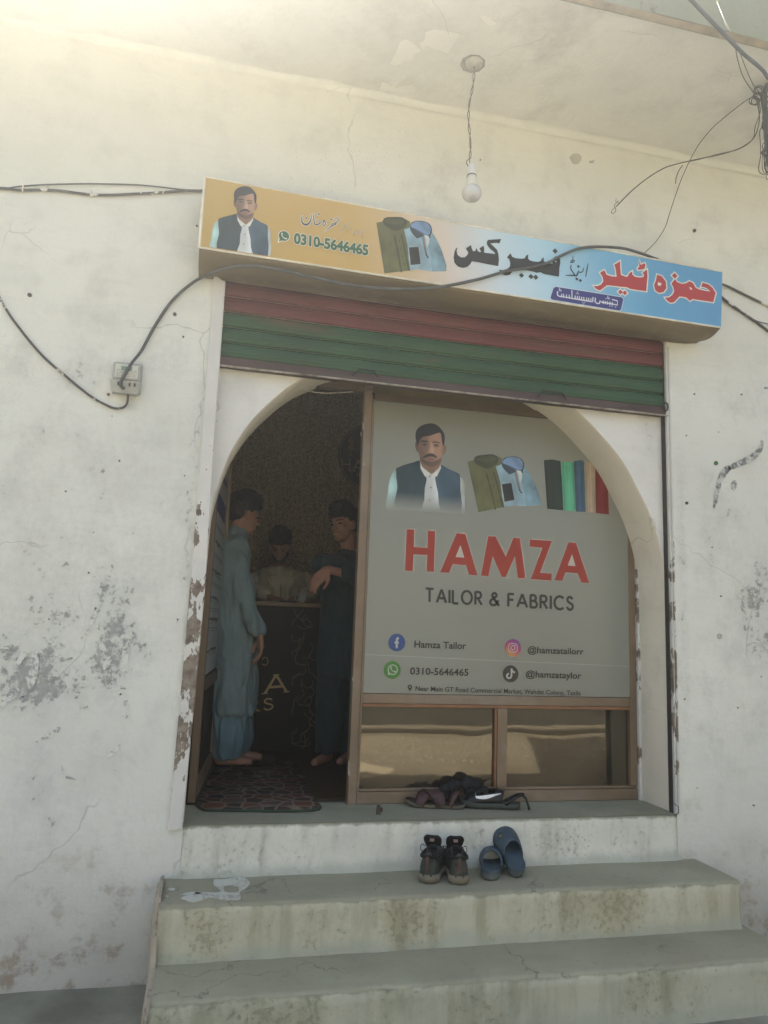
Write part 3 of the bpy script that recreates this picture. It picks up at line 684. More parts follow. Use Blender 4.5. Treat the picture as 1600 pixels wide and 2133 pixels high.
def text_geo(txt, off=0.0):
    key = (txt, off)
    if key in _tc: return _tc[key]
    cu = bpy.data.curves.new('t', 'FONT'); cu.body = txt; cu.size = 1.0; cu.offset = off; cu.resolution_u = 3
    o = bpy.data.objects.new('t', cu); COL.objects.link(o); bpy.context.view_layer.update()
    dg = bpy.context.evaluated_depsgraph_get(); me = o.evaluated_get(dg).to_mesh()
    V = [v.co.copy() for v in me.vertices]; F = [tuple(p.vertices) for p in me.polygons]
    o.evaluated_get(dg).to_mesh_clear(); bpy.data.objects.remove(o); bpy.data.curves.remove(cu)
    _tc[key] = (V, F); return V, F
CAPH = max(v.y for v in text_geo('H')[0])
def text_on(pr, txt, bl, br, tl, col, off=0.0, grow=0.0, cap=None):
    """lettering whose baseline runs bl -> br and whose capitals reach tl"""
    V0, _ = text_geo(txt, off); x0 = min(v.x for v in V0); x1 = max(v.x for v in V0)
    pr.n += 1; V, F = text_geo(txt, off+grow); A, Bp, T = pr.w(bl), pr.w(br), pr.w(tl)
    pr.tris([A+(Bp-A)*((v.x-x0)/(x1-x0))+(T-A)*(v.y/(cap or CAPH)) for v in V], F, col)
# plain stroke letters (x, y in cap heights), for geometric and serif capitals
SF = {'T': (.72, [[(0,1),(.72,1)],[(.36,1),(.36,0)]]), 'A': (.84, [[(0,0),(.42,1)],[(.42,1),(.84,0)],[(.17,.33),(.67,.33)]]), 'I': (.0, [[(0,0),(0,1)]]), 'L': (.5, [[(0,1),(0,0)],[(0,0),(.5,0)]]),
 'R': (.58, [[(0,0),(0,1)],[(0,.96),(.3,.96),(.45,.9),(.5,.73),(.45,.56),(.3,.49),(0,.49)],[(.22,.48),(.58,0)]]), 'F': (.48, [[(0,0),(0,1)],[(0,.96),(.48,.96)],[(0,.52),(.44,.52)]]),
 'B': (.56, [[(0,0),(0,1)],[(0,.96),(.28,.96),(.42,.88),(.45,.74),(.4,.6),(.28,.53),(0,.53)],[(.28,.53),(.46,.46),(.54,.3),(.5,.12),(.34,.04),(0,.04)]]),
 'S': (.5, [[(.46,.82),(.36,.95),(.22,.98),(.08,.92),(.03,.76),(.1,.62),(.28,.52),(.44,.42),(.5,.27),(.42,.09),(.26,.02),(.1,.06),(.0,.22)]]),
 'H': (.64, [[(0,0),(0,1)],[(.64,0),(.64,1)],[(0,.53),(.64,.53)]]), 'M': (.9, [[(0,0),(.12,1)],[(.12,1),(.45,.2)],[(.45,.2),(.78,1)],[(.78,1),(.9,0)]]), 'Z': (.62, [[(0,.96),(.62,.96)],[(.6,.94),(.02,.06)],[(0,.04),(.64,.04)]]),
 'O': (.94, [[(.47+.45*math.sin(k*math.pi/10), .5+.49*math.cos(k*math.pi/10)) for k in range(21)]]), 'C': (.8, [[(.47+.45*math.sin(k*math.pi/12), .5+.49*math.cos(k*math.pi/12)) for k in range(9, 28)]]),
 '&': (.66, [[(.66,.0),(.2,.66),(.18,.84),(.32,.96),(.45,.88),(.45,.72),(.1,.42),(.02,.22),(.12,.05),(.3,.03),(.48,.15),(.6,.42)]]), ' ': (.25, [])}
def stroke_text(pr, txt, A, Bq, up, wd, col, gap=.2, serif=0, mp=None):
    """A, Bq = baseline ends in photo pixels, up = pixel offset to cap height"""
    tot = 0; xs = []
    for ch in txt: xs.append(tot); tot += SF[ch][0]+gap
    tot -= gap
    for ch, x in zip(txt, xs):
        for st in SF[ch][1]:
            f = lambda q: (A[0]+(Bq[0]-A[0])*(x+q[0])/tot+up[0]*q[1], A[1]+(Bq[1]-A[1])*(x+q[0])/tot+up[1]*q[1])
            pr.ribbon([f(q) for q in st], wd, col, smooth=0 if len(st) < 3 else (2 if len(st) < 16 else 0), caps=False)
            if serif and len(st) == 2 and st[0][0] != st[1][0] or serif and len(st) == 2 and abs(st[0][0]-st[1][0]) < .5:
                for q in st:
                    if q[1] in (0, 1): pr.ribbon([f((q[0]-.12, q[1])), f((q[0]+.12, q[1]))], wd*.45, col, 0, caps=False)
INK = (.028,.032,.03); WHITE = (.74,.74,.68); REDI = (.40,.035,.03)

# ---- pictures shared by the banner and the window film
def portrait(pr, mp, fac=1.0):
    q = lambda c: c; sm = 2
    pr.poly([(110,1050),(200,960),(225,1250),(200,1640),(20,1640),(60,1350),(80,1180)], (.33,.50,.47), mp=mp, smooth=sm)
    pr.poly([(1240,1040),(1300,1090),(1335,1200),(1350,1640),(1270,1690),(1262,1300)], (.52,.55,.50), mp=mp, smooth=sm)
    pr.poly([(600,790),(640,900),(740,985),(790,1030),(850,985),(935,880),(950,960),(890,1060),(905,1300),(975,1690),(600,1690),(690,1200),(690,1060),(610,960)], (.56,.60,.58), mp=mp)
    pr.poly([(200,925),(330,870),(490,825),(592,795),(610,900),(700,1060),(705,1130),(680,1250),(612,1640),(180,1640),(222,1260),(205,1090)], (.035,.062,.072), mp=mp, smooth=sm)
    pr.poly([(945,858),(1100,945),(1230,1005),(1268,1060),(1275,1300),(1280,1690),(962,1680),(900,1330),(850,1090),(900,1000)], (.055,.10,.135), mp=mp, smooth=sm)
    pr.poly([(600,700),(608,850),(690,960),(790,1012),(860,965),(930,880),(945,700)], (.26,.155,.10), mp=mp, smooth=sm)
    pr.poly([(520,500),(545,490),(575,560),(585,655),(550,640),(525,580)], (.22,.135,.09), mp=mp, smooth=sm)
    pr.poly([(975,560),(1030,545),(1034,610),(1005,690),(962,700)], (.30,.18,.12), mp=mp, smooth=sm)
    pr.poly([(555,420),(650,330),(900,290),(972,400),(982,520),(972,640),(955,770),(900,855),(820,890),(740,880),(660,830),(602,740),(572,640),(556,520)], (.36,.22,.15), mp=mp, smooth=sm)
    pr.poly([(556,440),(660,400),(740,430),(752,560),(735,640),(690,700),(660,830),(602,740),(572,640),(556,520)], (.27,.17,.12), mp=mp, smooth=sm)
    pr.poly([(610,770),(690,790),(800,815),(900,780),(950,760),(925,830),(890,868),(820,895),(740,888),(655,832)], (.15,.10,.07), mp=mp, smooth=sm)
    pr.poly([(785,500),(812,520),(835,640),(825,672),(775,678),(735,655),(762,620)], (.46,.30,.21), mp=mp, smooth=sm)
    pr.poly([(600,470),(650,455),(735,470),(738,488),(650,482),(600,492)], (.03,.025,.02), mp=mp)
    pr.poly([(805,482),(860,472),(930,492),(928,508),(860,492),(805,500)], (.03,.025,.02), mp=mp)
    for c in ((675,525), (868,542)):
        pr.disc(c, 4.0*fac, (.17,.12,.09), mp=mp, sx=1.7, n=14); pr.disc(c, 1.7*fac, (.03,.025,.02), mp=mp, n=8)
    pr.poly([(650,738),(695,700),(745,678),(785,676),(840,694),(886,738),(870,752),(835,738),(780,728),(715,738),(668,756)], (.045,.035,.03), mp=mp, smooth=sm)
    pr.poly([(695,760),(780,750),(850,770),(810,798),(750,795)], (.30,.14,.12), mp=mp, smooth=sm)
    pr.poly([(548,520),(530,460),(525,345),(560,265),(640,205),(760,176),(850,188),(920,235),(990,325),(1012,410),(1000,545),(978,540),(962,450),(945,345),(900,335),(820,362),(740,390),(650,400),(590,470),(566,560)], (.025,.028,.028), mp=mp, smooth=sm)
    pr.poly([(592,790),(640,905),(735,985),(755,990),(750,1050),(685,1065),(612,935)], (.66,.68,.62), mp=mp)
    pr.poly([(942,862),(950,920),(880,1060),(830,1050),(795,1110),(790,1060),(830,1010),(900,960)], (.66,.68,.62), mp=mp)
    for c in ((757,1058), (780,1245), (757,1455)): pr.disc(c, 1.5*fac, (.12,.12,.11), mp=mp, n=8)
def shirts(pr, mp, fac=1.0):
    OL = (.135,.14,.055); OD = (.06,.065,.03)
    pr.poly([(118,355),(225,325),(245,275),(310,240),(540,220),(620,245),(720,290),(710,400),(620,430),(700,700),(760,1145),(310,1235)], OL, mp=mp)
    pr.poly([(232,320),(250,272),(320,240),(540,220),(612,245),(660,300),(640,380),(560,440),(480,472),(390,450),(300,405),(250,370)], OD, mp=mp, smooth=2)
    pr.poly([(260,320),(330,275),(540,262),(620,300),(560,350),(400,360)], (.095,.1,.045), mp=mp, smooth=2)
    pr.ribbon([(450,560),(510,780),(560,980),(605,1182)], 3.0*fac, OD, mp=mp); pr.ribbon([(575,540),(640,760),(700,1000),(745,1145)], 3.0*fac, OD, mp=mp)
    for k in range(4): pr.disc((545+k*38, 640+k*135), 1.2*fac, (.07,.05,.03), mp=mp, n=8)
    BL = (.30,.46,.52)
    pr.poly([(615,435),(715,395),(760,300),(1095,360),(1110,440),(1200,560),(1300,740),(1400,1010),(1400,1110),(1150,1135),(900,1115),(760,1145),(690,700)], BL, mp=mp)
    pr.poly([(1110,440),(1200,560),(1300,740),(1400,1010),(1400,1110),(1150,1135),(1120,900),(1060,700)], (.22,.37,.43), mp=mp)
    pr.poly([(715,345),(760,290),(850,262),(960,262),(1060,300),(1108,380),(1105,470),(1060,520),(960,488),(820,430),(720,390)], (.035,.055,.08), mp=mp, smooth=2)
    pr.poly([(728,345),(800,288),(900,270),(1020,290),(1088,365),(1085,440),(1050,500),(960,475),(840,420),(740,380)], (.20,.32,.50), mp=mp, smooth=2)
    pr.poly([(715,385),(820,432),(960,492),(935,545),(850,575),(770,500),(725,440)], (.05,.07,.085), mp=mp)
    pr.poly([(1060,500),(1095,450),(1090,555),(1060,540)], (.04,.06,.08), mp=mp)
    pr.poly([(990,500),(1060,520),(1075,600),(1045,740)], (.62,.66,.62), mp=mp)
    pr.ribbon([(955,510),(990,680),(1038,860)], 3.4*fac, (.06,.05,.06), mp=mp); pr.ribbon([(958,530),(992,680),(1032,830)], 1.6*fac, (.45,.28,.25), mp=mp)
    pr.poly([(700,745),(760,700),(915,715),(965,1060),(780,1100),(730,980)], (.36,.50,.54), mp=mp)
    pr.poly([(718,745),(885,725),(940,1020),(765,1055)], (.032,.034,.028), mp=mp)
    pr.disc((1060,890), 2.0*fac, (.04,.05,.06), mp=mp, n=10)
def sst(a, b, x): x = max(0, min(1, (x-a)/(b-a))); return x*x*(3-2*x)
def face_shade(u, v):
    f = sst(.50, .60, v)
    face = .70+.55*sst(.40, .62, u)-.30*sst(.64, .74, u)+.10*mnoise.noise(Vector((u*22, v*26, 1)))-.20*(1-sst(.60, .68, v))
    body = .95+.45*mnoise.noise(Vector((u*7, v*3.2, 4)))+.22*mnoise.noise(Vector((u*24, v*9, 7)))-.2*sst(.75, 1.0, u)+.15*sst(.5,.3,v)
    return max(.35, f*face+(1-f)*body)
def cloth_shade(u, v): return max(.45, 1.0+.40*mnoise.noise(Vector((u*5+v*1.2, v*3, 2)))+.22*mnoise.noise(Vector((u*16, v*11, 5)))-.12*u+.12*(v-.5))
def affine(src, dst):
    (x1,y1),(x2,y2),(x3,y3) = src; M = Matrix(((x1,y1,1),(x2,y2,1),(x3,y3,1))).inverted()
    a = M @ Vector([d[0] for d in dst]); b = M @ Vector([d[1] for d in dst])
    return lambda p: (a[0]*p[0]+a[1]*p[1]+a[2], b[0]*p[0]+b[1]*p[1]+b[2])
def Z(ox, oy, s): return lambda p: (ox+p[0]*s, oy+p[1]*s)
def comp(f, g): return lambda p: g(f(p))

# ------------------------------------------------------------------ banner print
pr = Print(SY-.0016)
mpS = comp(affine([(195,930),(1270,1040),(780,175)], [(395,555),(1150,665),(818,58)]), Z(400,380,.1375))
portrait(pr, mpS, .80)
pr.build('portrait_print', M_PRINT, SG, shade=face_shade, clip=(C4[3]+Vector((0,0,.008)), -(C4[2]-C4[3]).cross(Vector((0,1,0))).normalized() if (C4[2]-C4[3]).cross(Vector((0,1,0))).z > 0 else (C4[2]-C4[3]).cross(Vector((0,1,0))).normalized()))
pr = Print(SY-.0016)
mpT = comp(affine([(118,355),(310,1235),(1400,1110)], [(192,270),(328,1112),(1355,1078)]), Z(760,430,.125))
shirts(pr, mpT, 1.05)
pr.build('shirt_print', M_PRINT, SG, shade=cloth_shade)
pr = Print(SY-.0016); z2 = Z(600,420,.125); DG = (.045,.055,.06); CR = (.74,.72,.60); GRN = (.035,.135,.06)
names = [([(240,235),(226,300),(250,365),(310,385),(360,345),(385,285),(390,210)], [8,16,30,34,24,14,8]), ([(432,200),(428,280),(442,362)], [10,16,16]), ([(430,370),(485,384),(540,345),(500,312),(470,305)], [14,22,16,10,6]),
 ([(600,318),(580,370),(592,408),(625,380),(628,350),(600,318)], [14,14,14,14,14,14]), ([(615,485),(680,445),(725,395),(740,350)], [6,14,16,8]), ([(700,425),(735,400),(790,380),(800,345),(770,365),(740,372)], [10,16,20,14,14,10]), ([(780,355),(835,325),(856,290),(800,270),(775,285)], [12,16,12,14,8])]
for g in (2.6, 0):
    for P_, w_ in names: pr.ribbon(P_, [x*.125+g for x in w_], CR if g else DG, mp=z2)
    for c in ((303,275), (512,210), (717,298)): pr.disc(c, 2.6+g*.5, CR if g else DG, mp=z2, n=4)
for P_ in ([(1270,485),(1252,528),(1210,545)], [(1165,480),(1182,500),(1168,530),(1150,525)], [(1137,462),(1120,505),(1078,525)], [(1050,420),(1058,482)], [(1037,358),(1003,378)], [(1000,430),(950,432),(930,445),(880,503)], [(945,378),(935,402),(955,400)]):
    pr.ribbon(P_, 1.9, CR, mp=z2); pr.ribbon(P_, .9, DG, mp=z2)
for c in ((1222,570),(1250,577),(1235,600),(1093,550),(1116,552),(1102,575),(972,486),(992,488),(860,405),(853,460)): pr.disc(c, .9, DG, mp=z2, n=4)
for g, c in ((.040, CR), (.0, GRN)): text_on(pr, '0310-5646465', (611.5,506.5), (767,532), (612.5,486), c, off=.042, grow=g)
pr.disc((591.5,492), 12.3, CR); pr.poly([(581,497),(579,505),(588,502)], CR, grow=.002); pr.disc((591.5,492), 10.8, GRN); pr.poly([(583,497),(581,503),(589,501)], GRN)
pr.ribbon([(587.5,486.5),(587.5,491),(591,496),(596.5,497.5)], [3.2,1.8,1.8,3.2], CR)
pr.build('phone_lettering', M_PRINT, SG); pr = Print(SY-.0016)
z5 = Z(1120,500,.25); z4 = Z(920,470,.2)
hamz = [(1375,355),(1425,370),(1458,398),(1484,440),(1463,518),(1400,508),(1330,498),(1292,490),(1270,507),(1252,490),(1232,477),(1182,470),(1160,492),(1137,518),(1105,523),(1078,503),(1062,480),(1095,478),(1122,458),(1138,430),(1132,395),(1115,362),(1145,325),(1165,352),(1205,366),(1235,360),(1266,343),(1298,360),(1317,398),(1350,412),(1400,424),(1440,428),(1412,402),(1385,392),(1362,390)]
hh = [(1262,392),(1275,415),(1290,412),(1280,396)]
he = [(995,288),(1035,302),(1068,345),(1073,400),(1050,433),(1010,441),(980,418),(970,375),(985,338)]; heh = [(1003,348),(1035,363),(1022,382),(1000,376)]
tlr = [(465,382),(500,384),(530,370),(547,345),(543,312),(520,272),(556,252),(575,290),(615,302),(658,306),(652,250),(640,205),(687,176),(689,230),(694,290),(740,308),(755,298),(765,275),(788,262),(790,288),(812,306),(850,312),(882,308),(886,288),(874,272),(912,245),(916,300),(905,426),(850,419),(770,407),(742,393),(700,390),(640,382),(578,376),(552,396),(520,420),(490,410)]
dia = lambda x, y, r: [(x, y-r), (x+r, y+.1*r), (x, y+r), (x-r, y-.1*r)]
tt = [(848,160),(858,207),(893,193),(900,215),(886,242),(836,248),(832,235),(846,224)]
items = [(hamz, [hh]), (he, [heh]), (tlr, []), (tt, []), (dia(1142,298,24), []), (dia(690,433,20), []), (dia(726,440,20), [])]
for g, c in ((.0062, (.78,.77,.66)), (0, (.46,.055,.055))):
    for p_, h_ in items: pr.poly(p_, c, holes=h_ if not g else (), mp=z5, grow=g)
for p_, h_ in [([(165,228),(156,262),(166,305),(200,331),(240,331),(270,303),(280,280),(252,238),(305,203),(315,240),(330,268),(350,262),(360,232),(374,262),(392,276),(412,274),(394,235),(438,208),(444,245),(442,280),(470,285),(530,292),(560,297),(545,272),(510,246),(488,222),(472,198),(470,172),(482,148),(620,140),(600,185),(570,178),(508,185),(540,215),(576,250),(590,290),(597,350),(590,420),(530,410),(450,395),(370,378),(340,374),(312,374),(298,402),(265,430),(220,440),(170,425),(135,385),(125,330),(135,270),(150,237)], []),
    ([(595,460),(640,465),(685,450),(712,425),(715,390),(705,350),(680,330),(718,288),(735,325),(775,340),(830,345),(865,340),(880,312),(903,300),(900,340),(915,360),(950,372),(1010,378),(1035,365),(1043,342),(1063,332),(1064,365),(1080,387),(1120,395),(1158,396),(1150,365),(1162,338),(1188,320),(1214,322),(1234,348),(1236,390),(1226,440),(1222,530),(1160,520),(1090,508),(1055,498),(1030,485),(990,492),(960,480),(900,468),(850,460),(800,455),(745,452),(730,485),(710,512),(665,520),(625,500)], [[(1177,368),(1194,360),(1200,376),(1186,386)]]),
    (dia(1182,265,28), []), (dia(832,518,26), []), (dia(930,530,28), []), (dia(980,538,28), [])]: pr.poly(p_, INK, holes=h_, mp=z4)
DB = (.03,.055,.09)
for P_, w_ in [([(1527,395),(1515,450),(1500,532)], [1.0,2.4,1.4]), ([(1477,440),(1468,478),(1440,488),(1424,472)], [1.2,2,2,1.5]), ([(1424,472),(1412,512),(1392,522),(1378,515)], [1.5,3,3,2]), ([(1348,412),(1345,450),(1375,495),(1383,517),(1345,518),(1290,518)], [1.6,2.2,2.4,3,2.6,1]), ([(1368,320),(1366,372)], 1.5), ([(1366,376),(1342,384),(1352,364),(1382,360),(1376,380),(1345,386)], 1.4)]: pr.ribbon(P_, w_, DB, mp=z4)
for c in ((1424,426),(1407,556),(1444,572)): pr.disc(c, 3.4, DB, mp=z4, n=4)
pbx = [(150,390),(420,432),(700,478),(714,492),(708,520),(694,580),(680,589),(400,543),(120,497),(107,484),(114,455),(132,402)]
pr.poly(pbx, (.66,.72,.78), mp=z5, grow=.0032); pr.poly(pbx, (.045,.05,.21), mp=z5)
WT = (.74,.76,.76); ln = lambda a, b: (a, b+(a-160)*.166)
base = [([ln(165,430),ln(165,460),ln(180,466),ln(300,466),ln(348,466)], 2.4), ([ln(352,466),ln(440,466),ln(458,464),ln(460,430)], 2.4), ([ln(480,432),ln(478,462),ln(495,474),ln(514,470),ln(520,445),ln(530,456),ln(600,457),ln(664,458),ln(664,424),ln(622,420)], 2.4)]
for P_, w_ in base: pr.ribbon(P_, w_, WT, mp=z5, smooth=0)
for x, h in ((200,22),(216,22),(240,22),(262,22),(285,66),(312,24),(330,24),(347,24),(366,24),(384,24),(408,24),(424,24),(442,24),(545,22),(562,22),(580,22),(602,22),(620,22)): pr.ribbon([ln(x,466),ln(x,466-h)], 2.0, WT, mp=z5, smooth=0)
for c in (ln(372,484),ln(390,484),ln(381,496),ln(322,420),ln(338,420),ln(330,408),ln(600,478),ln(618,478),ln(648,478),ln(568,420)): pr.disc(c, 1.3, WT, mp=z5, n=4)
for x in (180, 583): pr.ribbon([ln(x,398),ln(x,422),ln(x+16,420),ln(x+12,410),ln(x,416)], 1.5, WT, mp=z5, smooth=0)
pr.build('sign_lettering', M_PRINT, SG)

# ------------------------------------------------------------------ fixed window with film
WD = empty('shop_window', (1.5, .31, 0), label='brown framed fixed window under the arch, big white printed film over two tinted lower panes', cat='window')
Yf = .31
def F(name, x0, x1, z0, z1, y0=.305, y1=.345, mat=M_MULL, par=WD, bev=.002, **k): return BX(name, (x0, x1, y0, y1, z0, z1), mat, par, bev=bev, **k)
F('mullion', .724, .765, .0, 2.10, .296, .352)
F('mullion_strip', .7665, .778, .055, 2.0, .300, .34)
F('bottom_rail', .7665, 2.262, .002, .056, .300, .345)
F('sill_strip', .7665, 2.262, .0575, .070, .310, .34)
F('middle_rail', .779, 2.2215, .470, .516, .302, .345)
F('rail_bead', .779, 2.2215, .4535, .4685, .3035, .34, mat=simple('orange_brown_bead', (.24,.115,.055), .45, .2, 8))
F('lower_post', 1.478, 1.530, .0705, .453, .300, .345)
F('post_bead', 1.4655, 1.4765, .0705, .453, .304, .34, mat=simple('orange_brown_bead_upright', (.24,.115,.055), .45, .2, 8))
F('right_stile', 2.2225, 2.262, .0715, 1.40, .302, .35, mat=M_MULL, bev=.001)
# header rail following the arch: several brown members
F('head_rail', .779, 1.80, 1.995, 2.035, .300, .345, mat=M_DARKWOOD)
F('head_board', .02+.4, 1.72, 2.037, 2.14, .312, .345, mat=simple('olive_board', (.13,.11,.045), .6, .3, 5))
F('door_head', .30, .722, 2.035, 2.06, .300, .35, mat=M_DARKWOOD)
for bx in ((1.50, .0), (1.28, .01)):
    pass
bm = bmesh.new(); tube(bm, [W(a, b, .29) for a, b in [(612,806),(632,812),(655,817),(680,819),(705,818),(735,816)]], .0022, 5)
obj('cord', bm, simple('white_cord', (.6,.57,.48), .7), WD)
patch('torn_paper', [(632,795),(657,796),(656,805),(640,806),(622,805)], simple('torn_paper', (.52,.48,.36), .8), Y=.298, parent=WD, smooth=False, th=.0008)
patch('torn_paper', [(1146,866),(1153,868),(1172,868),(1182,877),(1165,878),(1155,877)], simple('torn_film_paper', (.60,.55,.42), .8), Y=.286, parent=WD, smooth=False, th=.0008)
bm = bmesh.new(); tube(bm, [W(a, b, .298) for a, b in [(768,815),(767,900),(764,980),(765,1030),(760,1110),(757,1180),(756,1230)]], .0016, 5)
obj('sealant_bead', bm, simple('cream_sealant', (.62,.58,.46), .7), WD)
for a, b, l in ((757,880,14),(759,965,5),(752,900,8),(727,1585,30),(735,1410,8)):
    bm = bmesh.new(); tube(bm, [W(a, b, .2955), W(a-.5, b+l*.5, .2955), W(a, b+l, .2955)], .0018, 5); obj('paint_drip', bm, simple('dried_paint_drip', (.66,.63,.52), .7), WD)
# jamb strip between frame and plaster
bm = bmesh.new(); P = [(2.262, 1.32), (2.262, .9), (2.262, .4), (2.262, .0)]
box(bm, 2.2635, 2.280, .285, .34, .0, 1.20, bev=.002); obj('jamb_strip', bm, M_CHIP, WD)
# glass
def glass_tint():
    t = NT('brown_reflective_glass'); t.t.nodes.remove(t.b)
    tr = t.n('ShaderNodeBsdfTransparent'); tr.inputs[0].default_value = (.30,.27,.2,1)
    gl = t.n('ShaderNodeBsdfGlossy'); gl.inputs[0].default_value = (.185,.168,.135,1); gl.inputs['Roughness'].default_value = .02
    bp = t.n('ShaderNodeBump'); bp.inputs['Strength'].default_value = .07; bp.inputs['Distance'].default_value = .02; t.put(bp.inputs['Height'], t.noise(2.2, 2)); t.put(gl.inputs['Normal'], bp.outputs[0])
    df = t.n('ShaderNodeBsdfDiffuse'); df.inputs[0].default_value = (.36,.32,.22,1)
    m = t.n('ShaderNodeMixShader'); m.inputs[0].default_value = .66; t.put(m.inputs[1], tr.outputs[0]); t.put(m.inputs[2], gl.outputs[0])
    m2 = t.n('ShaderNodeMixShader'); t.put(m2.inputs[0], t.math('ADD', .05, t.math('MULTIPLY', t.step(t.noise(6, 7, .7), .4, .75), .12))); t.put(m2.inputs[1], m.outputs[0]); t.put(m2.inputs[2], df.outputs[0])
    t.put(t.out.inputs[0], m2.outputs[0]); return t.m
M_TINT = glass_tint()
def pane(name, x0, x1, z0, z1, y, mat, par): return BX(name, (x0, x1, y, y+.005, z0, z1), mat, par)
pane('pane', .779, 1.4645, .0715, .4525, .325, M_TINT, WD); pane('pane', 1.531, 2.221, .0715, .4525, .325, M_TINT, WD)
pane('pane', .779, 2.2215, .517, 2.0, .325, M_TINT, WD)
# the film: an arch-topped sheet stuck on the outside of the upper pane
fz = Yf-.0085
def film_mat():
    t = NT('printed_window_film'); b = t.n('ShaderNodeTexWave', bands_direction='X'); b.inputs['Scale'].default_value = 60; b.inputs['Distortion'].default_value = 1.0; t.put(b.inputs['Vector'], t.pos)
    c = t.mix(t.math('MULTIPLY', b.outputs[1], .06), (.33,.35,.295), (.26,.275,.235)); c = t.mix(t.step(t.noise(1.3, 3), .4, .7), c, (.31,.325,.275))
    z = t.sep()[2]; qa, qb = W(750,1363,fz), W(1260,1386,fz); sl_ = (qb.z-qa.z)/(qb.x-qa.x); zz = t.math('SUBTRACT', z, t.math('MULTIPLY', t.math('SUBTRACT', t.sep()[0], qa.x), sl_))
    band = t.math('LESS_THAN', t.math('ABSOLUTE', t.math('SUBTRACT', zz, qa.z)), .0014); c = t.mix(t.math('MULTIPLY', band, .6), c, (.75,.75,.7))
    t.bump(t.math('ADD', t.noise(3, 4, .5, stretch=(.4,1,3)), t.math('MULTIPLY', band, .3)), .004, .35)
    t.fin(c, .28, 0, .5); tl = t.n('ShaderNodeBsdfTranslucent'); tl.inputs[0].default_value = (.9,.88,.8,1); m = t.n('ShaderNodeMixShader'); m.inputs[0].default_value = .22
    t.put(m.inputs[1], t.b.outputs[0]); t.put(m.inputs[2], tl.outputs[0]); t.put(t.out.inputs[0], m.outputs[0]); return t.m
fz = Yf-.0085
pts = [(.767+.012, .519), (2.2215, .519), (2.2215, 1.42), (2.17, 1.60), (2.09, 1.76), (1.98, 1.90), (1.86, 1.992), (.779, 1.9935)]
bm = bmesh.new(); A_ = [bm.verts.new((x, fz, z)) for x, z in pts]; Bk = [bm.verts.new((x, fz+.0012, z)) for x, z in pts]; bm.faces.new(A_); bm.faces.new(Bk[::-1])
for i in range(len(pts)): bm.faces.new((A_[i], A_[(i+1)%8], Bk[(i+1)%8], Bk[i]))
obj('window_film', bm, film_mat(), WD)
pr = Print(fz-.0006); mpF = Z(800,860,.125); portrait(pr, mpF)
cB, cA = W(900, 1064, fz), W(900, 1030, fz)
pr.build('portrait_print', M_PRINTG, WD, shade=face_shade, fade=(cB.z, cA.z, (.30,.315,.27), W(790,1040,fz).x, W(972,1040,fz).x), clip=(Vector((0,fz,W(900,1068,fz).z)), Vector((0,0,-1))))
pr = Print(fz-.0006); shirts(pr, Z(960,920,.11875)); pr.build('shirt_print', M_PRINTG, WD, shade=cloth_shade)
pr = Print(fz-.0006); z7 = Z(1050,780,.25)
for p_, c in [([(332,714),(400,708),(472,722),(485,900),(497,1132),(360,1120)], (.022,.035,.022)), ([(476,728),(582,730),(592,1140),(495,1132)], (.10,.42,.24)), ([(582,722),(650,712),(668,728),(682,1145),(598,1142)], (.05,.11,.17)), ([(668,730),(755,735),(766,1155),(682,1148)], (.42,.34,.24)), ([(757,735),(860,745),(874,1167),(765,1155)], (.22,.035,.035))]:
    pr.poly(p_, c, mp=z7)
    x0, x1 = p_[0][0], p_[1][0]; xa, xb = p_[-1][0], p_[-2][0]
    L_ = lambda u, v: (x0+(x1-x0)*u+(xa-x0)*v, p_[0][1]+6+(p_[-1][1]-p_[0][1]-12)*v)
    for u, k in ((.12, .72), (.55, 1.22), (.88, .8)): pr.ribbon([L_(u, 0), L_(u, 1)], 3.2, tuple(min(1, x*k) for x in c), mp=z7, smooth=0, caps=False)
pr.build('fabric_roll_print', M_PRINTG, WD, shade=lambda u, v: 1+.3*mnoise.noise(Vector((u*30, v*2, 0)))+.15*mnoise.noise(Vector((u*9, v*9, 3))))
pr = Print(fz-.0006); z5b = Z(740,780,.425); RD = (.33,.036,.022); BK = (.03,.033,.03)
LT = [([(252,758),(290,760),(287,845),(353,850),(356,765),(392,768),(386,968),(350,966),(353,885),(286,882),(282,964),(244,962)], []),
 ([(497,778),(540,782),(600,985),(558,982),(543,935),(478,930),(460,972),(416,970)], [[(492,895),(535,898),(516,835)]]),
 ([(652,792),(688,794),(738,893),(775,800),(808,803),(835,1000),(797,998),(783,890),(738,993),(718,992),(674,890),(652,990),(616,986)], []),
 ([(856,808),(965,816),(906,972),(963,976),(962,1011),(860,1003),(917,850),(854,843)], []),
 ([(1045,822),(1082,825),(1148,1022),(1108,1020),(1090,975),(1030,970),(1015,1012),(977,1008)], [[(1042,936),(1080,940),(1063,880)]])]
for g, c in ((.0035, (.52,.49,.41)), (0, RD)):
    for p_, h_ in LT: pr.poly(p_, c, holes=h_ if not g else [], mp=z5b, grow=g)
z6 = Z(740,1220,.425)
def word(t_, a, b): stroke_text(pr, t_, z6((a, 78+(a-340)*.0579)), z6((b, 78+(b-340)*.0579)), (.2, -27.4), 4.8, BK, gap=.3)
word('TAILOR', 345, 620); word('&', 660, 705); word('FABRICS', 750, 1066)
z8 = Z(780,1290,.3)
def tx(t_, x0, x1, y0, y1, h, off=.018): text_on(pr, t_, z8((x0, y0)), z8((x1, y1)), z8((x0+2, y0-h)), BK, off=off)
tx('Hamza Tailor', 276, 637, 195, 207, 46); tx('@hamzatailorr', 1062, 1452, 232, 245, 43); tx('0310-5646465', 247, 652, 382, 392, 47); tx('@hamzataylor', 1050, 1436, 400, 413, 43)
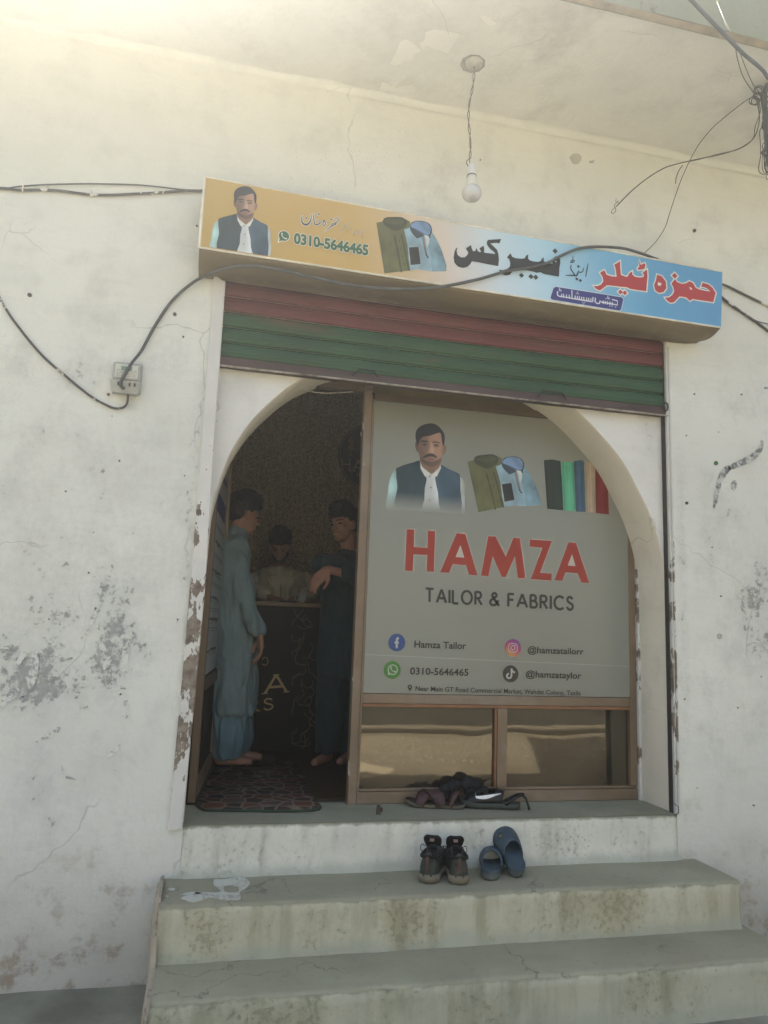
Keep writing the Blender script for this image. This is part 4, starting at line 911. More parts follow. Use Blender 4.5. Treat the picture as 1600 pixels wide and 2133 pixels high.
tx('Near Main GT Road Commercial Market, Wahdat Colony, Taxila', 284, 1432, 496, 528, 32, .015)
pr.disc((826.5,1338.5), 17.6, (.035,.085,.24)); LG = (.50,.52,.46)
pr.ribbon([(831,1329.5),(828.2,1329.8),(826.5,1332.5),(826.2,1350)], 4.2, LG, smooth=2, caps=False); pr.ribbon([(821.5,1338.3),(831,1338.6)], 3.4, LG, 0, caps=False)
pr.disc((817,1395.5), 17.6, (.06,.22,.035)); pr.disc((818,1395), 10.6, LG, r2=8.4); pr.poly([(809,1400),(807.5,1406.5),(814,1404)], LG); pr.ribbon([(814.5,1390),(815,1394),(818.5,1398),(823,1399)], [3.6,1.8,1.8,3.6], LG)
cx, cy = 1068.3, 1349.5
pr.n += 1; q0 = pr.w((cx, cy)); px_ = (W(cx+1, cy, fz)-W(cx, cy, fz)).length; n = 30
for ri in range(4):
    for k in range(n):
        a0, a1 = 2*math.pi*k/n, 2*math.pi*(k+1)/n; r0_, r1_ = 16.8*px_*ri/4, 16.8*px_*(ri+1)/4; am = (a0+a1)/2; rm_ = (ri+.5)/4
        u = max(0, min(1, .5+.5*rm_*math.sin(am)-.25*rm_*math.cos(am)*-1)); cA_ = Vector((.55,.28,.08)).lerp(Vector((.42,.05,.14)), min(1, u*2)).lerp(Vector((.16,.06,.30)), max(0, u*2-1)*.8)
        pr.tris([q0+Vector((r*math.cos(a), 0, r*math.sin(a))) for r, a in ((r0_,a0),(r1_,a0),(r1_,a1),(r0_,a1))], [(0,1,2,3)], tuple(cA_))
pr.ribbon([(1063,1340.5),(1073,1341),(1077,1345),(1077,1354.5),(1073,1358.5),(1063,1358),(1059.5,1354),(1059.7,1344.5),(1063,1340.5)], 1.7, LG, smooth=2, caps=False)
pr.disc((1068.3,1349.5), 5.0, LG, r2=3.4, n=18); pr.disc((1073.3,1344.6), 1.1, LG, n=8)
pr.disc((1063.5,1403.5), 16.2, (.05,.045,.038)); pr.ribbon([(1065.2,1392.5),(1065,1408),(1061.5,1412.5),(1056.5,1411),(1055.8,1406),(1060,1402.8)], 3.4, LG, caps=False); pr.ribbon([(1065.4,1393),(1067.5,1398.5),(1072.5,1400.8)], 3.4, LG, caps=False)
pr.disc((853.6,1431), 4.6, BK, r2=2.0, n=16); pr.poly([(849.6,1433.2),(857.6,1433.4),(853.8,1440.3)], BK)
pr.build('film_lettering', M_PRINTG, WD)

# ================================================================== DOOR LEAF (open inwards on the left)
DL = empty('shop_door', (0.0, .34, 0), label='brown framed glass door leaf standing open inwards on the left, with a printed price list film', cat='door')
a0, a1 = Vector((.004, .345, 0)), Vector((.092, 1.30, 0)); dv = a1-a0; LW = dv.length; ang = math.atan2(dv.y, dv.x)
DM = Matrix.Translation(a0) @ Matrix.Rotation(ang, 4, 'Z')      # local x runs along the leaf, local -y faces the doorway
def D(name, x0, x1, z0, z1, y0=-.018, y1=.018, mat=M_DARKWOOD, bev=.002, par=DL, **k): return BX(name, (x0, x1, y0, y1, z0, z1), mat, par, bev=bev, M=DM, **k)
M_DOORW = simple('brown_door_frame', (.24,.165,.09), .45, .2, 5, spec=.5)
D('stile', 0, .05, .01, 2.03, mat=M_DARKWOOD); D('stile', LW-.05, LW, .01, 2.03, mat=M_DOORW)
D('top_rail', .0505, LW-.0505, 1.97, 2.03, -.016, .016); D('middle_rail', .0505, LW-.0505, .50, .56, -.016, .016); D('bottom_rail', .0505, LW-.0505, .01, .09, -.016, .016, mat=M_DOORW)
D('pane', .0505, LW-.0505, .5605, 1.9695, -.003, .003, M_TINT, 0); D('pane', .0505, LW-.0505, .0905, .4995, -.003, .003, M_TINT, 0)
FL = D('list_film', .055, LW-.055, .57, 1.96, -.0045, -.0035, simple('pale_door_film', (.36,.38,.36), .35, .05, 3), 0)
M_FINK = simple('dark_film_ink', (.03,.035,.04), .5); M_FBLUE = simple('blue_film_ink', (.03,.05,.16), .5)
def ink(mat, rects):
    bm = bmesh.new()
    for x0, x1, z0, z1 in rects: box(bm, x0, x1, -.0058, -.0048, z0, z1, M=DM)
    return obj('film_print', bm, mat, FL)
rf = random.Random(3)
rects = [(.10,.78,1.33,1.333),(.10,.78,1.32,1.322)]
for zr in (1.18, 1.03, .90, .80): rects += [(.08, .82, zr, zr+.003), (.08, .82, zr-.012, zr-.010)]
ink(M_FINK, rects); ink(M_FBLUE, [(.12,.78,1.40,1.50)])
rects = []
for zr in (1.60, 1.24, 1.09, .95, .84, .68):
    x = .14
    while x < .74:
        wd = rf.uniform(.012, .05); h = rf.uniform(.006, .02)*(2.4 if zr == 1.60 else 1)
        rects.append((x, x+wd, zr+rf.uniform(-.008,.008), zr+h)); 
        if rf.random() < .5: rects.append((x+wd*.3, x+wd*.3+.007, zr-.016, zr-.009))
        x += wd+rf.uniform(.006, .03)
o = ink(M_FINK, rects); o['kind'] = 'stuff'

# ================================================================== INSIDE THE SHOP
def blk(name, dims, mat, par, **k): return BX(name, dims, mat, par, bev=.003, **k)
CT = empty('shop_counter', (.5, 1.83, 0), label='dark shop counter with gold lettering and a pale wooden top edge', cat='counter')
M_CDARK = simple('dark_laminate', (.014,.014,.011), .45, .2, 4, spec=.2); M_GOLD = simple('gold_lettering', (.42,.30,.12), .4, .1, metal=.3)
blk('front_panel', (-.10, .80, 1.83, 1.86, .0, .955), M_CDARK, CT); blk('top', (-.12, .83, 1.80, 2.28, .9555, .985), simple('counter_top_wood', (.30,.21,.11), .4, .2, 6), CT)
blk('side_panel', (.77, .80, 1.861, 2.26, 0, .955), M_CDARK, CT)
pr = Print(1.8285); GD = (.62,.47,.22)
stroke_text(pr, 'HAMZA', (330,1462), (597,1441), (1.0,-37), 5.2, GD, gap=.28, serif=1); stroke_text(pr, 'TAILORS', (352,1498), (568,1478), (.6,-24), 3.4, GD, gap=.3, serif=1)
pr.ribbon([(546,1383),(553,1386),(558,1380),(556,1371),(549,1370),(547,1374)], 1.5, GD)
g3 = Z(360, 1200, .275); rg = random.Random(11)
for k in range(26):
    x0, y0 = rg.uniform(940, 1060), 250+k*40+rg.uniform(-20, 20); pts = [(x0, y0)]; a_ = rg.uniform(.6, 2.5)
    for j in range(4):
        x0 += 42*math.cos(a_); y0 += 42*math.sin(a_); x0 = max(905, min(1090, x0)); pts.append((x0, y0)); a_ += rg.uniform(-1.3, 1.3)
    pr.ribbon([g3(p) for p in pts], .9, (.30,.25,.17), smooth=3, caps=False)
pr.build('counter_lettering', M_PRINT, CT)
CU = empty('tea_cup', (.655, 1.87, .985), label='small pale tea cup with handle standing on the counter', cat='cup')
bm = bmesh.new(); lathe(bm, [(.018,0),(.024,.004),(.031,.03),(.035,.06),(.0335,.060),(.029,.03),(.02,.01)], (.655,1.87,.986), 20); tube(bm, [Vector((.655-.031-.02*math.sin(a), 1.87, 1.018-.018*math.cos(a))) for a in [k*math.pi/6 for k in range(7)]], .0035, 6)
obj('cup_body', bm, simple('cup_glaze', (.55,.56,.50), .25, .05), CU, smooth=True)
bm = bmesh.new(); tube(bm, [(.50,1.84,.990), (.62,1.86,.992)], .0045, 8); p_ = obj('pen', bm, M_BLACK); tag(p_, 'dark pen lying near the front edge of the counter', 'pen')
# wall roundel
LGO = empty('wall_roundel', (1.30, 2.97, 2.32), label='round black and gold shop emblem on the patterned back wall', cat='sign')
cL = W(775, 952, 2.97); bm = bmesh.new(); lathe(bm, [(.30,0),(.30,.02),(.295,.022)], (0,0,0), 64)
for v in bm.verts: v.co = Vector((v.co.x, -v.co.z, v.co.y))+Vector((cL.x, 2.995, cL.z))
obj('disc', bm, simple('black_acrylic', (.012,.014,.012), .4), LGO)
bm = bmesh.new(); tube(bm, [Vector((cL.x+.288*math.cos(a), 2.972, cL.z+.288*math.sin(a))) for a in [k*math.pi/36 for k in range(73)]], .0035, 6); obj('gold_ring', bm, M_GOLD, LGO, smooth=True)
pr = Print(2.9715); stroke_text(pr, 'HAMZA', (713,978), (837,990), (0,-22), 2.6, GD, gap=.3, serif=1); stroke_text(pr, 'TAILORS', (727,990), (823,999), (0,-9), 1.3, (.36,.33,.25), gap=.3, serif=1)
pr.poly([(726,912),(730,907),(734,912),(737,920),(735,927),(738,937),(724,935),(728,926),(725,918)], (.42,.20,.10), smooth=2); pr.ribbon([(731,937),(730.5,948)], 1.2, GD, 0); pr.ribbon([(726,948),(735,949)], 1.2, GD, 0)
pr.poly([(760,928),(776,922),(792,931),(788,950),(764,947)], (.36,.27,.12), smooth=3)
pr.build('emblem_print', M_PRINT, LGO)
# mats
def mat_pattern(name, cols, scale):
    t = NT(name); v = t.n('ShaderNodeTexVoronoi'); v.inputs['Scale'].default_value = scale; v.inputs['Randomness'].default_value = .75; t.put(v.inputs['Vector'], t.pos)
    e = t.n('ShaderNodeTexVoronoi', feature='DISTANCE_TO_EDGE'); e.inputs['Scale'].default_value = scale; e.inputs['Randomness'].default_value = .75; t.put(e.inputs['Vector'], t.pos)
    s_ = t.sep(v.outputs['Color'])[0]; col = t.ramp(s_, [(k/(len(cols)-1), c) for k, c in enumerate(cols)]); col = t.mix(t.step(e.outputs['Distance'], .12, .04), col, (.24,.19,.14))
    t.bump(t.math('ADD', t.step(e.outputs['Distance'], 0, .1), t.math('MULTIPLY', t.noise(140, 3), .5)), .008, .9); return t.fin(t.mix(t.math('MULTIPLY', t.noise(90, 4), .4), col, (.03,.02,.015)), .95, 0, .05)
DMt = empty('door_mat', (.3, .7, .0), label='brown patterned door mat with rounded corners and green edging just inside the doorway', cat='mat')
mc = [G(428,1690), G(648,1690), G(652,1668), G(640,1640), G(622,1600), G(600,1592), G(470,1592), G(440,1618), G(418,1655), G(412,1678)]
mc = cat_rom([Vector((p.x, p.y, 0)) for p in mc]+[Vector((mc[0].x, mc[0].y, 0))], 5)[:-1]
bm = bmesh.new(); top = [bm.verts.new(p+Vector((0,0,.016))) for p in mc]; c_ = sum(mc, Vector())/len(mc); c2 = [bm.verts.new(c_+(p-c_)*1.012+Vector((0,0,.009))) for p in mc]; c3 = [bm.verts.new(c_+(p-c_)*1.0+Vector((0,0,.001))) for p in mc]
bm.faces.new(top)
for a, b in ((top, c2), (c2, c3)):
    for i in range(len(a)): bm.faces.new((a[i], a[(i+1)%len(a)], b[(i+1)%len(a)], b[i]))
obj('pile', bm, mat_pattern('shaggy_mat_pile', [(.07,.033,.025), (.15,.068,.045), (.03,.03,.03), (.11,.08,.06), (.04,.037,.033)], 12.5), DMt, smooth=True)
bm = bmesh.new(); tube(bm, [c_+(p-c_)*1.015+Vector((0,0,.007)) for p in mc]+[c_+(mc[0]-c_)*1.015+Vector((0,0,.007))], .006, 6); obj('edging', bm, simple('dark_green_binding', (.03,.06,.035), .9), DMt, smooth=True)
t = NT('striped_runner_weave'); q = t.noise(1, 3, stretch=(1.5, 38, 1)); col = t.ramp(q, [(.35, (.02,.03,.018)), (.5, (.09,.055,.03)), (.62, (.05,.05,.025))]); t.fin(col, .95, 0, .05)
bm = bmesh.new(); box(bm, .50, 1.6, .40, 1.79, .0005, .006, bev=.002); o = obj('floor_runner', bm, t.m); tag(o, 'thin dark striped floor runner beside the door mat inside the shop', 'rug')

# ================================================================== PEOPLE
def capsule(bm, a, ra, b, rb, n=12):
    a, b = Vector(a), Vector(b); d = b-a; L = max(d.length, 1e-5); M = Matrix.Translation(a) @ d.to_track_quat('Z', 'Y').to_matrix().to_4x4(); rings = []
    prof = [(ra*math.sin(t), -ra*math.cos(t)) for t in [k*math.pi/10 for k in range(1, 6)]]+[(rb*math.cos(t), L+rb*math.sin(t)) for t in [k*math.pi/10 for k in range(0, 5)]]
    for r_, z_ in prof: rings.append([bm.verts.new(M @ Vector((r_*math.cos(2*math.pi*k/n), r_*math.sin(2*math.pi*k/n), z_))) for k in range(n)])
    for p, q in zip(rings, rings[1:]):
        for k in range(n): bm.faces.new((p[k], p[(k+1)%n], q[(k+1)%n], q[k]))
    bm.faces.new(rings[0][::-1]); bm.faces.new(rings[-1])
def ell(bm, c, r, M=None, rot=0):
    g = bmesh.ops.create_icosphere(bm, subdivisions=3, radius=1.0)
    for v in g['verts']:
        p = Vector((v.co.x*r[0], v.co.y*r[1], v.co.z*r[2])); p = Matrix.Rotation(rot, 3, 'Y') @ p + Vector(c); v.co = M @ p if M else p
def loft(bm, secs, n=20):
    """secs: (centre, rx, ry, yaw) stacked ellipses"""
    rings = []
    for c, rx, ry, yw in secs:
        c = Vector(c); rings.append([bm.verts.new(c+Vector((rx*math.cos(t)*math.cos(yw)-ry*math.sin(t)*math.sin(yw), rx*math.cos(t)*math.sin(yw)+ry*math.sin(t)*math.cos(yw), 0))) for t in [2*math.pi*k/n for k in range(n)]])
    for p, q in zip(rings, rings[1:]):
        for k in range(n): bm.faces.new((p[k], p[(k+1)%n], q[(k+1)%n], q[k]))
    bm.faces.new(rings[0][::-1]); bm.faces.new(rings[-1])
def remesh(name, bm, vox, mat, parent, smooth_it=3, fold=None, **k):
    me = bpy.data.meshes.new(name); bmesh.ops.recalc_face_normals(bm, faces=bm.faces[:]); bm.to_mesh(me); bm.free()
    o = bpy.data.objects.new(name, me); COL.objects.link(o)
    m = o.modifiers.new('r', 'REMESH'); m.mode = 'VOXEL'; m.voxel_size = vox
    s_ = o.modifiers.new('s', 'SMOOTH'); s_.factor = .5; s_.iterations = smooth_it
    bpy.context.view_layer.update(); ev = o.evaluated_get(bpy.context.evaluated_depsgraph_get()); m2 = bpy.data.meshes.new_from_object(ev); bpy.data.objects.remove(o)
    if fold:
        am, sx, sz = fold
        nr = [v.normal.copy() for v in m2.vertices]
        for v, nn in zip(m2.vertices, nr):
            p = v.co; q = Vector((p.x*sx+.25*p.z*sx*.3, p.y*sx, p.z*sz)); d = mnoise.noise(q)+.45*mnoise.noise(q*2.3+Vector((3,3,3))); d = abs(d)*1.4-.12; v.co = p+nn*am*d
    m2.name = name; return link(name, m2, mat, parent, smooth=True, **k)
def hand(bm, wr, fdir, pn, side, curl=.5, sc=1.0):
    """wr = wrist, fdir = finger direction, pn = palm normal, side = +1/-1 where the thumb is"""
    f = Vector(fdir).normalized(); pn = Vector(pn); pn = (pn-f*pn.dot(f)).normalized(); s_ = f.cross(pn)*side; wr = Vector(wr)
    for k in range(4):
        o = (k-1.5)*.019*sc; b = wr+f*(.085-.006*abs(k-1.2))*sc+s_*(-o); capsule(bm, wr+f*.012+s_*(-o*.7), .016*sc, b, .0135*sc, 8)
        L = (.040, .045, .042, .033)[3-k]*sc if side else .04; L = (.041,.046,.043,.034)[k]*sc; d = f; p = b
        for j in range(3):
            d = (d*math.cos(curl*(.5+.4*j))+pn*math.sin(curl*(.5+.4*j))).normalized(); q = p+d*L*(1, .68, .52)[j]; capsule(bm, p, (.0098, .009, .0082)[j]*sc, q, (.009, .0082, .0072)[j]*sc, 8); p = q
    t0 = wr+f*.02*sc+s_*.018*sc; t1 = t0+(f*.6+s_*.7+pn*.25).normalized()*.042*sc; t2 = t1+(f*.9+s_*.2+pn*.4).normalized()*.032*sc; t3 = t2+(f*.9-s_*.05+pn*.4).normalized()*.024*sc
    capsule(bm, t0, .016*sc, t1, .0125*sc, 8); capsule(bm, t1, .0125*sc, t2, .0105*sc, 8); capsule(bm, t2, .0105*sc, t3, .009*sc, 8)
def head_prims(bm, M):
    E_ = lambda c, r: ell(bm, c, r, M)
    E_((-.012,0,.032), (.094,.076,.088)); E_((.022,0,-.02), (.066,.061,.088)); E_((.040,0,-.085), (.044,.044,.032)); E_((.062,0,.018), (.026,.050,.016)); E_((.062,0,-.055), (.030,.036,.028))
    E_((.052,.036,-.028), (.024,.020,.022)); E_((.052,-.036,-.028), (.024,.020,.022)); E_((.088,0,-.066), (.010,.024,.006)); E_((.086,0,-.077), (.010,.020,.006)); E_((.072,0,-.103), (.018,.022,.014))
    capsule(bm, M @ Vector((.082,0,.008)), .0085, M @ Vector((.106,0,-.034)), .0125, 10); E_((.092,.012,-.038), (.011,.008,.008)); E_((.092,-.012,-.038), (.011,.008,.008))
    for s_ in (1, -1): ell(bm, (-.004, .077*s_, -.012), (.019,.009,.032), M); ell(bm, (.004, .072*s_, -.036), (.010,.009,.012), M)
def eyes(M, par, look=0):
    for s_ in (1, -1):
        bm = bmesh.new(); ell(bm, (.0795, .031*s_, -.004), (.009,.014,.0065), M); obj('eye', bm, M_EYE, par, smooth=True)
        bm = bmesh.new(); capsule(bm, M @ Vector((.090,.016*s_,.016)), .0035, M @ Vector((.076,.048*s_,.019)), .0025, 6); obj('eyebrow', bm, M_HAIR, par, smooth=True)
def skinm(n, c):
    t = NT(n); col = t.mix(t.noise(14, 4), tuple(x*.8 for x in c), c); t.fin(col, .5, 0, .4); t.b.inputs['Subsurface Weight'].default_value = .05; return t.m
M_SKIN = skinm('brown_skin', (.46,.25,.16)); M_EYE = simple('dark_eye', (.03,.02,.015), .3); M_HAIR = simple('black_hair', (.012,.012,.011), .5, .4, 60, bump=.002, stretch=(1,1,.3))
def hairm(bm, M, quiff=.03, fringe=.0):
    E_ = lambda c, r: ell(bm, c, r, M)
    E_((-.022,0,.058), (.102,.086,.080)); E_((-.055,0,.01), (.058,.076,.075)); E_((.040,0,.095), (.060,.066,.034+quiff*.6)); E_((.0,0,.11), (.075,.066,.030+quiff*.5))
    if fringe: E_((.070,.0,.066), (.030,.056,.030)); E_((.055,.03,.08), (.035,.03,.03))
    for s_ in (1, -1): E_((-.005,.070*s_,.035), (.036,.012,.034))
def head_matrix(c, yawd, pitchd=0, rolld=0): return Matrix.Translation(Vector(c)) @ Matrix.Rotation(R(yawd), 4, 'Z') @ Matrix.Rotation(R(pitchd), 4, 'Y') @ Matrix.Rotation(R(rolld), 4, 'X')

def cloth(n, c, v=.18):
    t = NT(n); col = t.ramp(t.noise(5, 5), [(.3, tuple(x*(1-v) for x in c)), (.7, tuple(x*(1+v) for x in c))]); t.bump(t.noise(300, 2), .0006, .5)
    t.b.inputs['Sheen Weight'].default_value = .1; return t.fin(col, .85, 0, .2)
# --- left man: blue-grey shalwar kameez, in profile, arm hanging
Y1 = 1.38
P1 = empty('person', (W(480,1590,Y1).x, Y1, 0), label='standing man in blue-grey shalwar kameez beside the open door, arm hanging', cat='person')
hc = W(509, 1071, Y1); hM = head_matrix(hc, 22, 10)
sh_ = W(487, 1143, Y1-.10); el_ = W(509, 1248, Y1-.16); wr_ = W(541, 1322, Y1-.20); cx1 = W(478, 1300, Y1).x
bm = bmesh.new(); head_prims(bm, hM); nb = Vector((hc.x-.05, Y1, hc.z-.20))
capsule(bm, hM @ Vector((-.022,0,-.05)), .052, nb, .056); loft(bm, [((cx1-.02,Y1,.80),.08,.13,0), ((cx1-.02,Y1,1.1),.085,.13,0), ((cx1-.03,Y1,1.32),.085,.15,0), ((nb.x-.01,Y1,nb.z-.02),.05,.06,0)])
capsule(bm, sh_, .05, el_, .038); capsule(bm, el_, .036, wr_, .024)
capsule(bm, sh_+Vector((-.01,.30,0)), .05, el_+Vector((-.05,.36,0)), .038); capsule(bm, el_+Vector((-.05,.36,0)), .036, wr_+Vector((-.03,.38,.0)), .024)
hand(bm, wr_, (W(545,1370,Y1-.2)-wr_), (-1, -.2, 0), 1, .55); hand(bm, wr_+Vector((-.03,.38,0)), (0,0,-1), (-1,0,0), -1, .5)
for s_, o in ((-1, -.03), (1, .04)):
    hp = Vector((cx1+.0, Y1+.09*s_, .86)); kn = Vector((cx1+.03+o, Y1+.10*s_, .47)); an = Vector((W(478,1580,Y1).x+o, Y1+.10*s_, .08)); capsule(bm, hp, .075, kn, .055); capsule(bm, kn, .052, an, .036)
    capsule(bm, an+Vector((-.03,0,-.035)), .035, an+Vector((.14,-.01*s_,-.055)), .024)
remesh('body', bm, .0045, M_SKIN, P1, 2)
bm = bmesh.new(); hairm(bm, hM, .045, 1); remesh('hair', bm, .006, M_HAIR, P1, 2, fold=(.010, 34, 50)); eyes(hM, P1)
KC = cloth('blue_grey_cotton', (.22,.30,.30)); KC2 = cloth('blue_cotton_trousers', (.15,.26,.30))
xb = lambda a, b, yy=Y1: W(a, b, yy)
bm = bmesh.new()
S_ = lambda xl, xr, py, ry: ((((xb(xl,py).x+xb(xr,py).x)/2), Y1, xb((xl+xr)/2,py).z), abs(xb(xr,py).x-xb(xl,py).x)/2, ry, 0)
loft(bm, [S_(427,533,1482,.195), S_(430,533,1440,.19), S_(434,532,1390,.185), S_(436,534,1330,.19), S_(438,528,1260,.185), S_(438,520,1200,.19), S_(440,520,1160,.20), S_(452,516,1132,.17), S_(466,514,1114,.085), S_(474,518,1102,.066), ])
capsule(bm, sh_, .072, el_, .062); capsule(bm, el_, .054, wr_+(el_-wr_)*.10, .036); capsule(bm, sh_+Vector((-.01,.26,0)), .07, el_+Vector((-.05,.33,0)), .06); capsule(bm, el_+Vector((-.05,.33,0)), .058, wr_+Vector((-.03,.38,.02)), .044)
remesh('kameez', bm, .008, KC, P1, 3, fold=(.024, 13, 4.0))
bm = bmesh.new()
for s_, o in ((-1, -.01), (1, .05)):
    loft(bm, [((W(474,1580,Y1).x+o, Y1+.10*s_, .055), .082, .075, 0), ((W(476,1560,Y1).x+o, Y1+.10*s_, .13), .088, .08, 0), ((W(478,1500,Y1).x+o, Y1+.10*s_, .35), .098, .085, 0), ((W(480,1440,Y1).x+o*.4, Y1+.07*s_, .6), .085, .075, 0), ((cx1-.01, Y1+.05*s_, .85), .06, .06, 0)])
remesh('shalwar', bm, .008, KC2, P1, 3, fold=(.024, 15, 4))
# --- seated/bending man behind the counter
Y2 = 2.35
P2 = empty('person', (.48, Y2, 0), label='man in a cream kurta and waistcoat behind the counter, head bent down over his work', cat='person')
hc = W(584, 1136, Y2-.06); hM = head_matrix(hc, -90-12, 32)
bm = bmesh.new(); head_prims(bm, hM); cx2 = W(584,1200,Y2).x; nb = Vector((cx2, Y2+.05, W(584,1185,Y2).z))
capsule(bm, hM @ Vector((-.03,0,-.05)), .052, nb, .058); zS = nb.z-.06
loft(bm, [((cx2,Y2+.02,.80),.14,.09,0), ((cx2,Y2+.02,1.1),.14,.09,0), ((cx2,Y2+.03,zS),.16,.08,0), ((cx2,Y2+.04,zS+.05),.07,.06,0)])
sR, sL = Vector((cx2+.19, Y2+.02, zS-.02)), Vector((cx2-.19, Y2+.02, zS-.02))
eR, eL = Vector((cx2+.27, Y2-.12, 1.12)), Vector((cx2-.25, Y2-.14, 1.12)); wR = Vector((cx2+.13, Y2-.36, 1.03)); wL = Vector((cx2-.10, Y2-.34, 1.02))
for a, b, c in ((sR, eR, wR), (sL, eL, wL)): capsule(bm, a, .045, b, .036); capsule(bm, b, .035, c, .024)
hand(bm, wR, (-.5,-.5,-.1), (0,.1,-1), -1, .6); hand(bm, wL, (.5,-.4,-.1), (0,.1,-1), 1, .6)
for s_ in (-1, 1):
    capsule(bm, (cx2+.09*s_, Y2+.05, .85), .075, (cx2+.10*s_, Y2+.0, .46), .055); capsule(bm, (cx2+.10*s_, Y2+.0, .46), .052, (cx2+.10*s_, Y2+.08, .08), .036); capsule(bm, (cx2+.10*s_, Y2+.1, .045), .035, (cx2+.11*s_, Y2-.08, .028), .024)
remesh('body', bm, .005, M_SKIN, P2, 2)
bm = bmesh.new(); hairm(bm, hM, .03, 1); remesh('hair', bm, .006, M_HAIR, P2, 2, fold=(.010, 34, 50)); eyes(hM, P2)
bm = bmesh.new(); ell(bm, (.045,0,-.088), (.046,.052,.040), hM); ell(bm, (.02,.04,-.06), (.035,.025,.04), hM); ell(bm, (.02,-.04,-.06), (.035,.025,.04), hM); remesh('beard', bm, .005, M_HAIR, P2, 2, fold=(.004, 60, 60))
KR = cloth('cream_kurta_cotton', (.70,.64,.47))
bm = bmesh.new(); loft(bm, [((cx2,Y2+.02,.78),.20,.15,0), ((cx2,Y2+.02,1.0),.20,.145,0), ((cx2,Y2+.02,1.2),.205,.135,0), ((cx2,Y2+.03,zS-.04),.225,.115,0), ((cx2,Y2+.03,zS+.03),.17,.10,0), ((cx2,Y2+.035,zS+.075),.075,.07,0)])
for a, b, c in ((sR, eR, wR), (sL, eL, wL)): capsule(bm, a, .066, b, .058); capsule(bm, b, .056, c+(b-c)*.15, .042)
remesh('kurta', bm, .008, KR, P2, 3, fold=(.020, 14, 5))
VM = cloth('khaki_waistcoat', (.54,.49,.35))
for s_ in (-1, 1):
    bm = bmesh.new(); loft(bm, [((cx2+.125*s_,Y2-.0,.84),.110,.178,0), ((cx2+.13*s_,Y2-.0,1.1),.105,.176,0), ((cx2+.14*s_,Y2+.01,zS-.06),.088,.148,0), ((cx2+.13*s_,Y2+.03,zS+.04),.058,.105,0)]); remesh('waistcoat_front', bm, .009, VM, P2, 3, fold=(.006, 9, 4))
bm = bmesh.new(); tube(bm, [(cx2+.005,Y2-.135,zS-.26), (cx2-.002,Y2-.125,zS-.10), (cx2-.005,Y2-.10,zS+.0)], .004, 6); obj('placket', bm, simple('darker_placket_cotton', (.30,.26,.18), .9), P2)  # placket strip in a darker cotton tone
# --- right man: dark shirt, arms folded, smiling
Y3 = 1.40
P3 = empty('person', (W(712,1590,Y3).x, Y3, 0), label='smiling man in dark teal clothes with folded arms, half hidden by the window mullion', cat='person')
hc = W(716, 1092, Y3); hM = head_matrix(hc, -90-38, 6, 4)
hM = head_matrix(hc, 180+42, 4, 6)
cx3 = W(728,1220,Y3).x
bm = bmesh.new(); head_prims(bm, hM); nb = Vector((cx3-.0, Y3+.03, hc.z-.19)); capsule(bm, hM @ Vector((-.022,0,-.05)), .050, nb, .056); zS = nb.z-.05
loft(bm, [((cx3,Y3,.80),.13,.10,.5), ((cx3,Y3,1.1),.13,.10,.5), ((cx3,Y3,zS-.03),.15,.09,.5), ((cx3,Y3,zS+.04),.07,.06,.5)])
sA, sB = Vector((cx3-.15, Y3+.10, zS-.03)), Vector((cx3+.15, Y3-.10, zS-.03))
eA, eB = W(667, 1172, Y3-.10), Vector((cx3+.20, Y3-.22, 1.10)); wA = Vector((cx3+.05, Y3-.26, 1.19)); wB = W(684, 1186, Y3-.30)
for a, b, c in ((sA, eA, wA), (sB, eB, wB)): capsule(bm, a, .044, b, .036); capsule(bm, b, .035, c, .025)
hand(bm, wB, W(657,1212,Y3-.30)-wB, (.3,.8,-.4), 1, .45); hand(bm, wA, (.8,-.1,-.2), (-.1,.9,.2), -1, .4)
for s_ in (-1, 1):
    q0, q1, q2 = Vector((cx3+.07*s_, Y3+.03*s_, .85)), Vector((cx3+.075*s_-.02, Y3+.03*s_-.03, .46)), Vector((cx3+.08*s_-.02, Y3+.02*s_, .08))
    capsule(bm, q0, .072, q1, .054); capsule(bm, q1, .05, q2, .035); capsule(bm, q2+Vector((.01,.02,-.04)), .034, q2+Vector((-.09,-.12,-.055)), .024)
remesh('body', bm, .0045, skinm('ruddy_brown_skin', (.52,.27,.18)), P3, 2)
bm = bmesh.new(); hairm(bm, hM, .045, 1); remesh('hair', bm, .006, M_HAIR, P3, 2, fold=(.010, 34, 50)); eyes(hM, P3)
bm = bmesh.new(); ell(bm, (.0925,0,-.072), (.006,.019,.0035), hM); obj('teeth', bm, simple('tooth_white', (.7,.66,.58), .3), P3, smooth=True)
KD = cloth('dark_teal_cotton', (.028,.058,.062))
bm = bmesh.new(); loft(bm, [((cx3,Y3,.52),.19,.15,.5), ((cx3,Y3,.8),.185,.15,.5), ((cx3,Y3,1.1),.18,.14,.5), ((cx3,Y3,zS-.08),.20,.125,.5), ((cx3,Y3+.01,zS+.02),.15,.10,.5), ((cx3,Y3+.02,zS+.07),.07,.066,.5)])
for a, b, c in ((sA, eA, wA), (sB, eB, wB)): capsule(bm, a, .065, b, .056); capsule(bm, b, .054, c+(b-c)*.30, .043)
remesh('kameez', bm, .008, KD, P3, 3, fold=(.022, 14, 4.5))
bm = bmesh.new()
for s_ in (-1, 1): loft(bm, [((cx3+.08*s_-.02,Y3+.02*s_,.07),.07,.07,0), ((cx3+.078*s_-.01,Y3+.02*s_,.3),.085,.085,0), ((cx3+.07*s_,Y3+.03*s_,.7),.10,.10,0)])
remesh('shalwar', bm, .008, KD, P3, 3, fold=(.022, 14, 4))

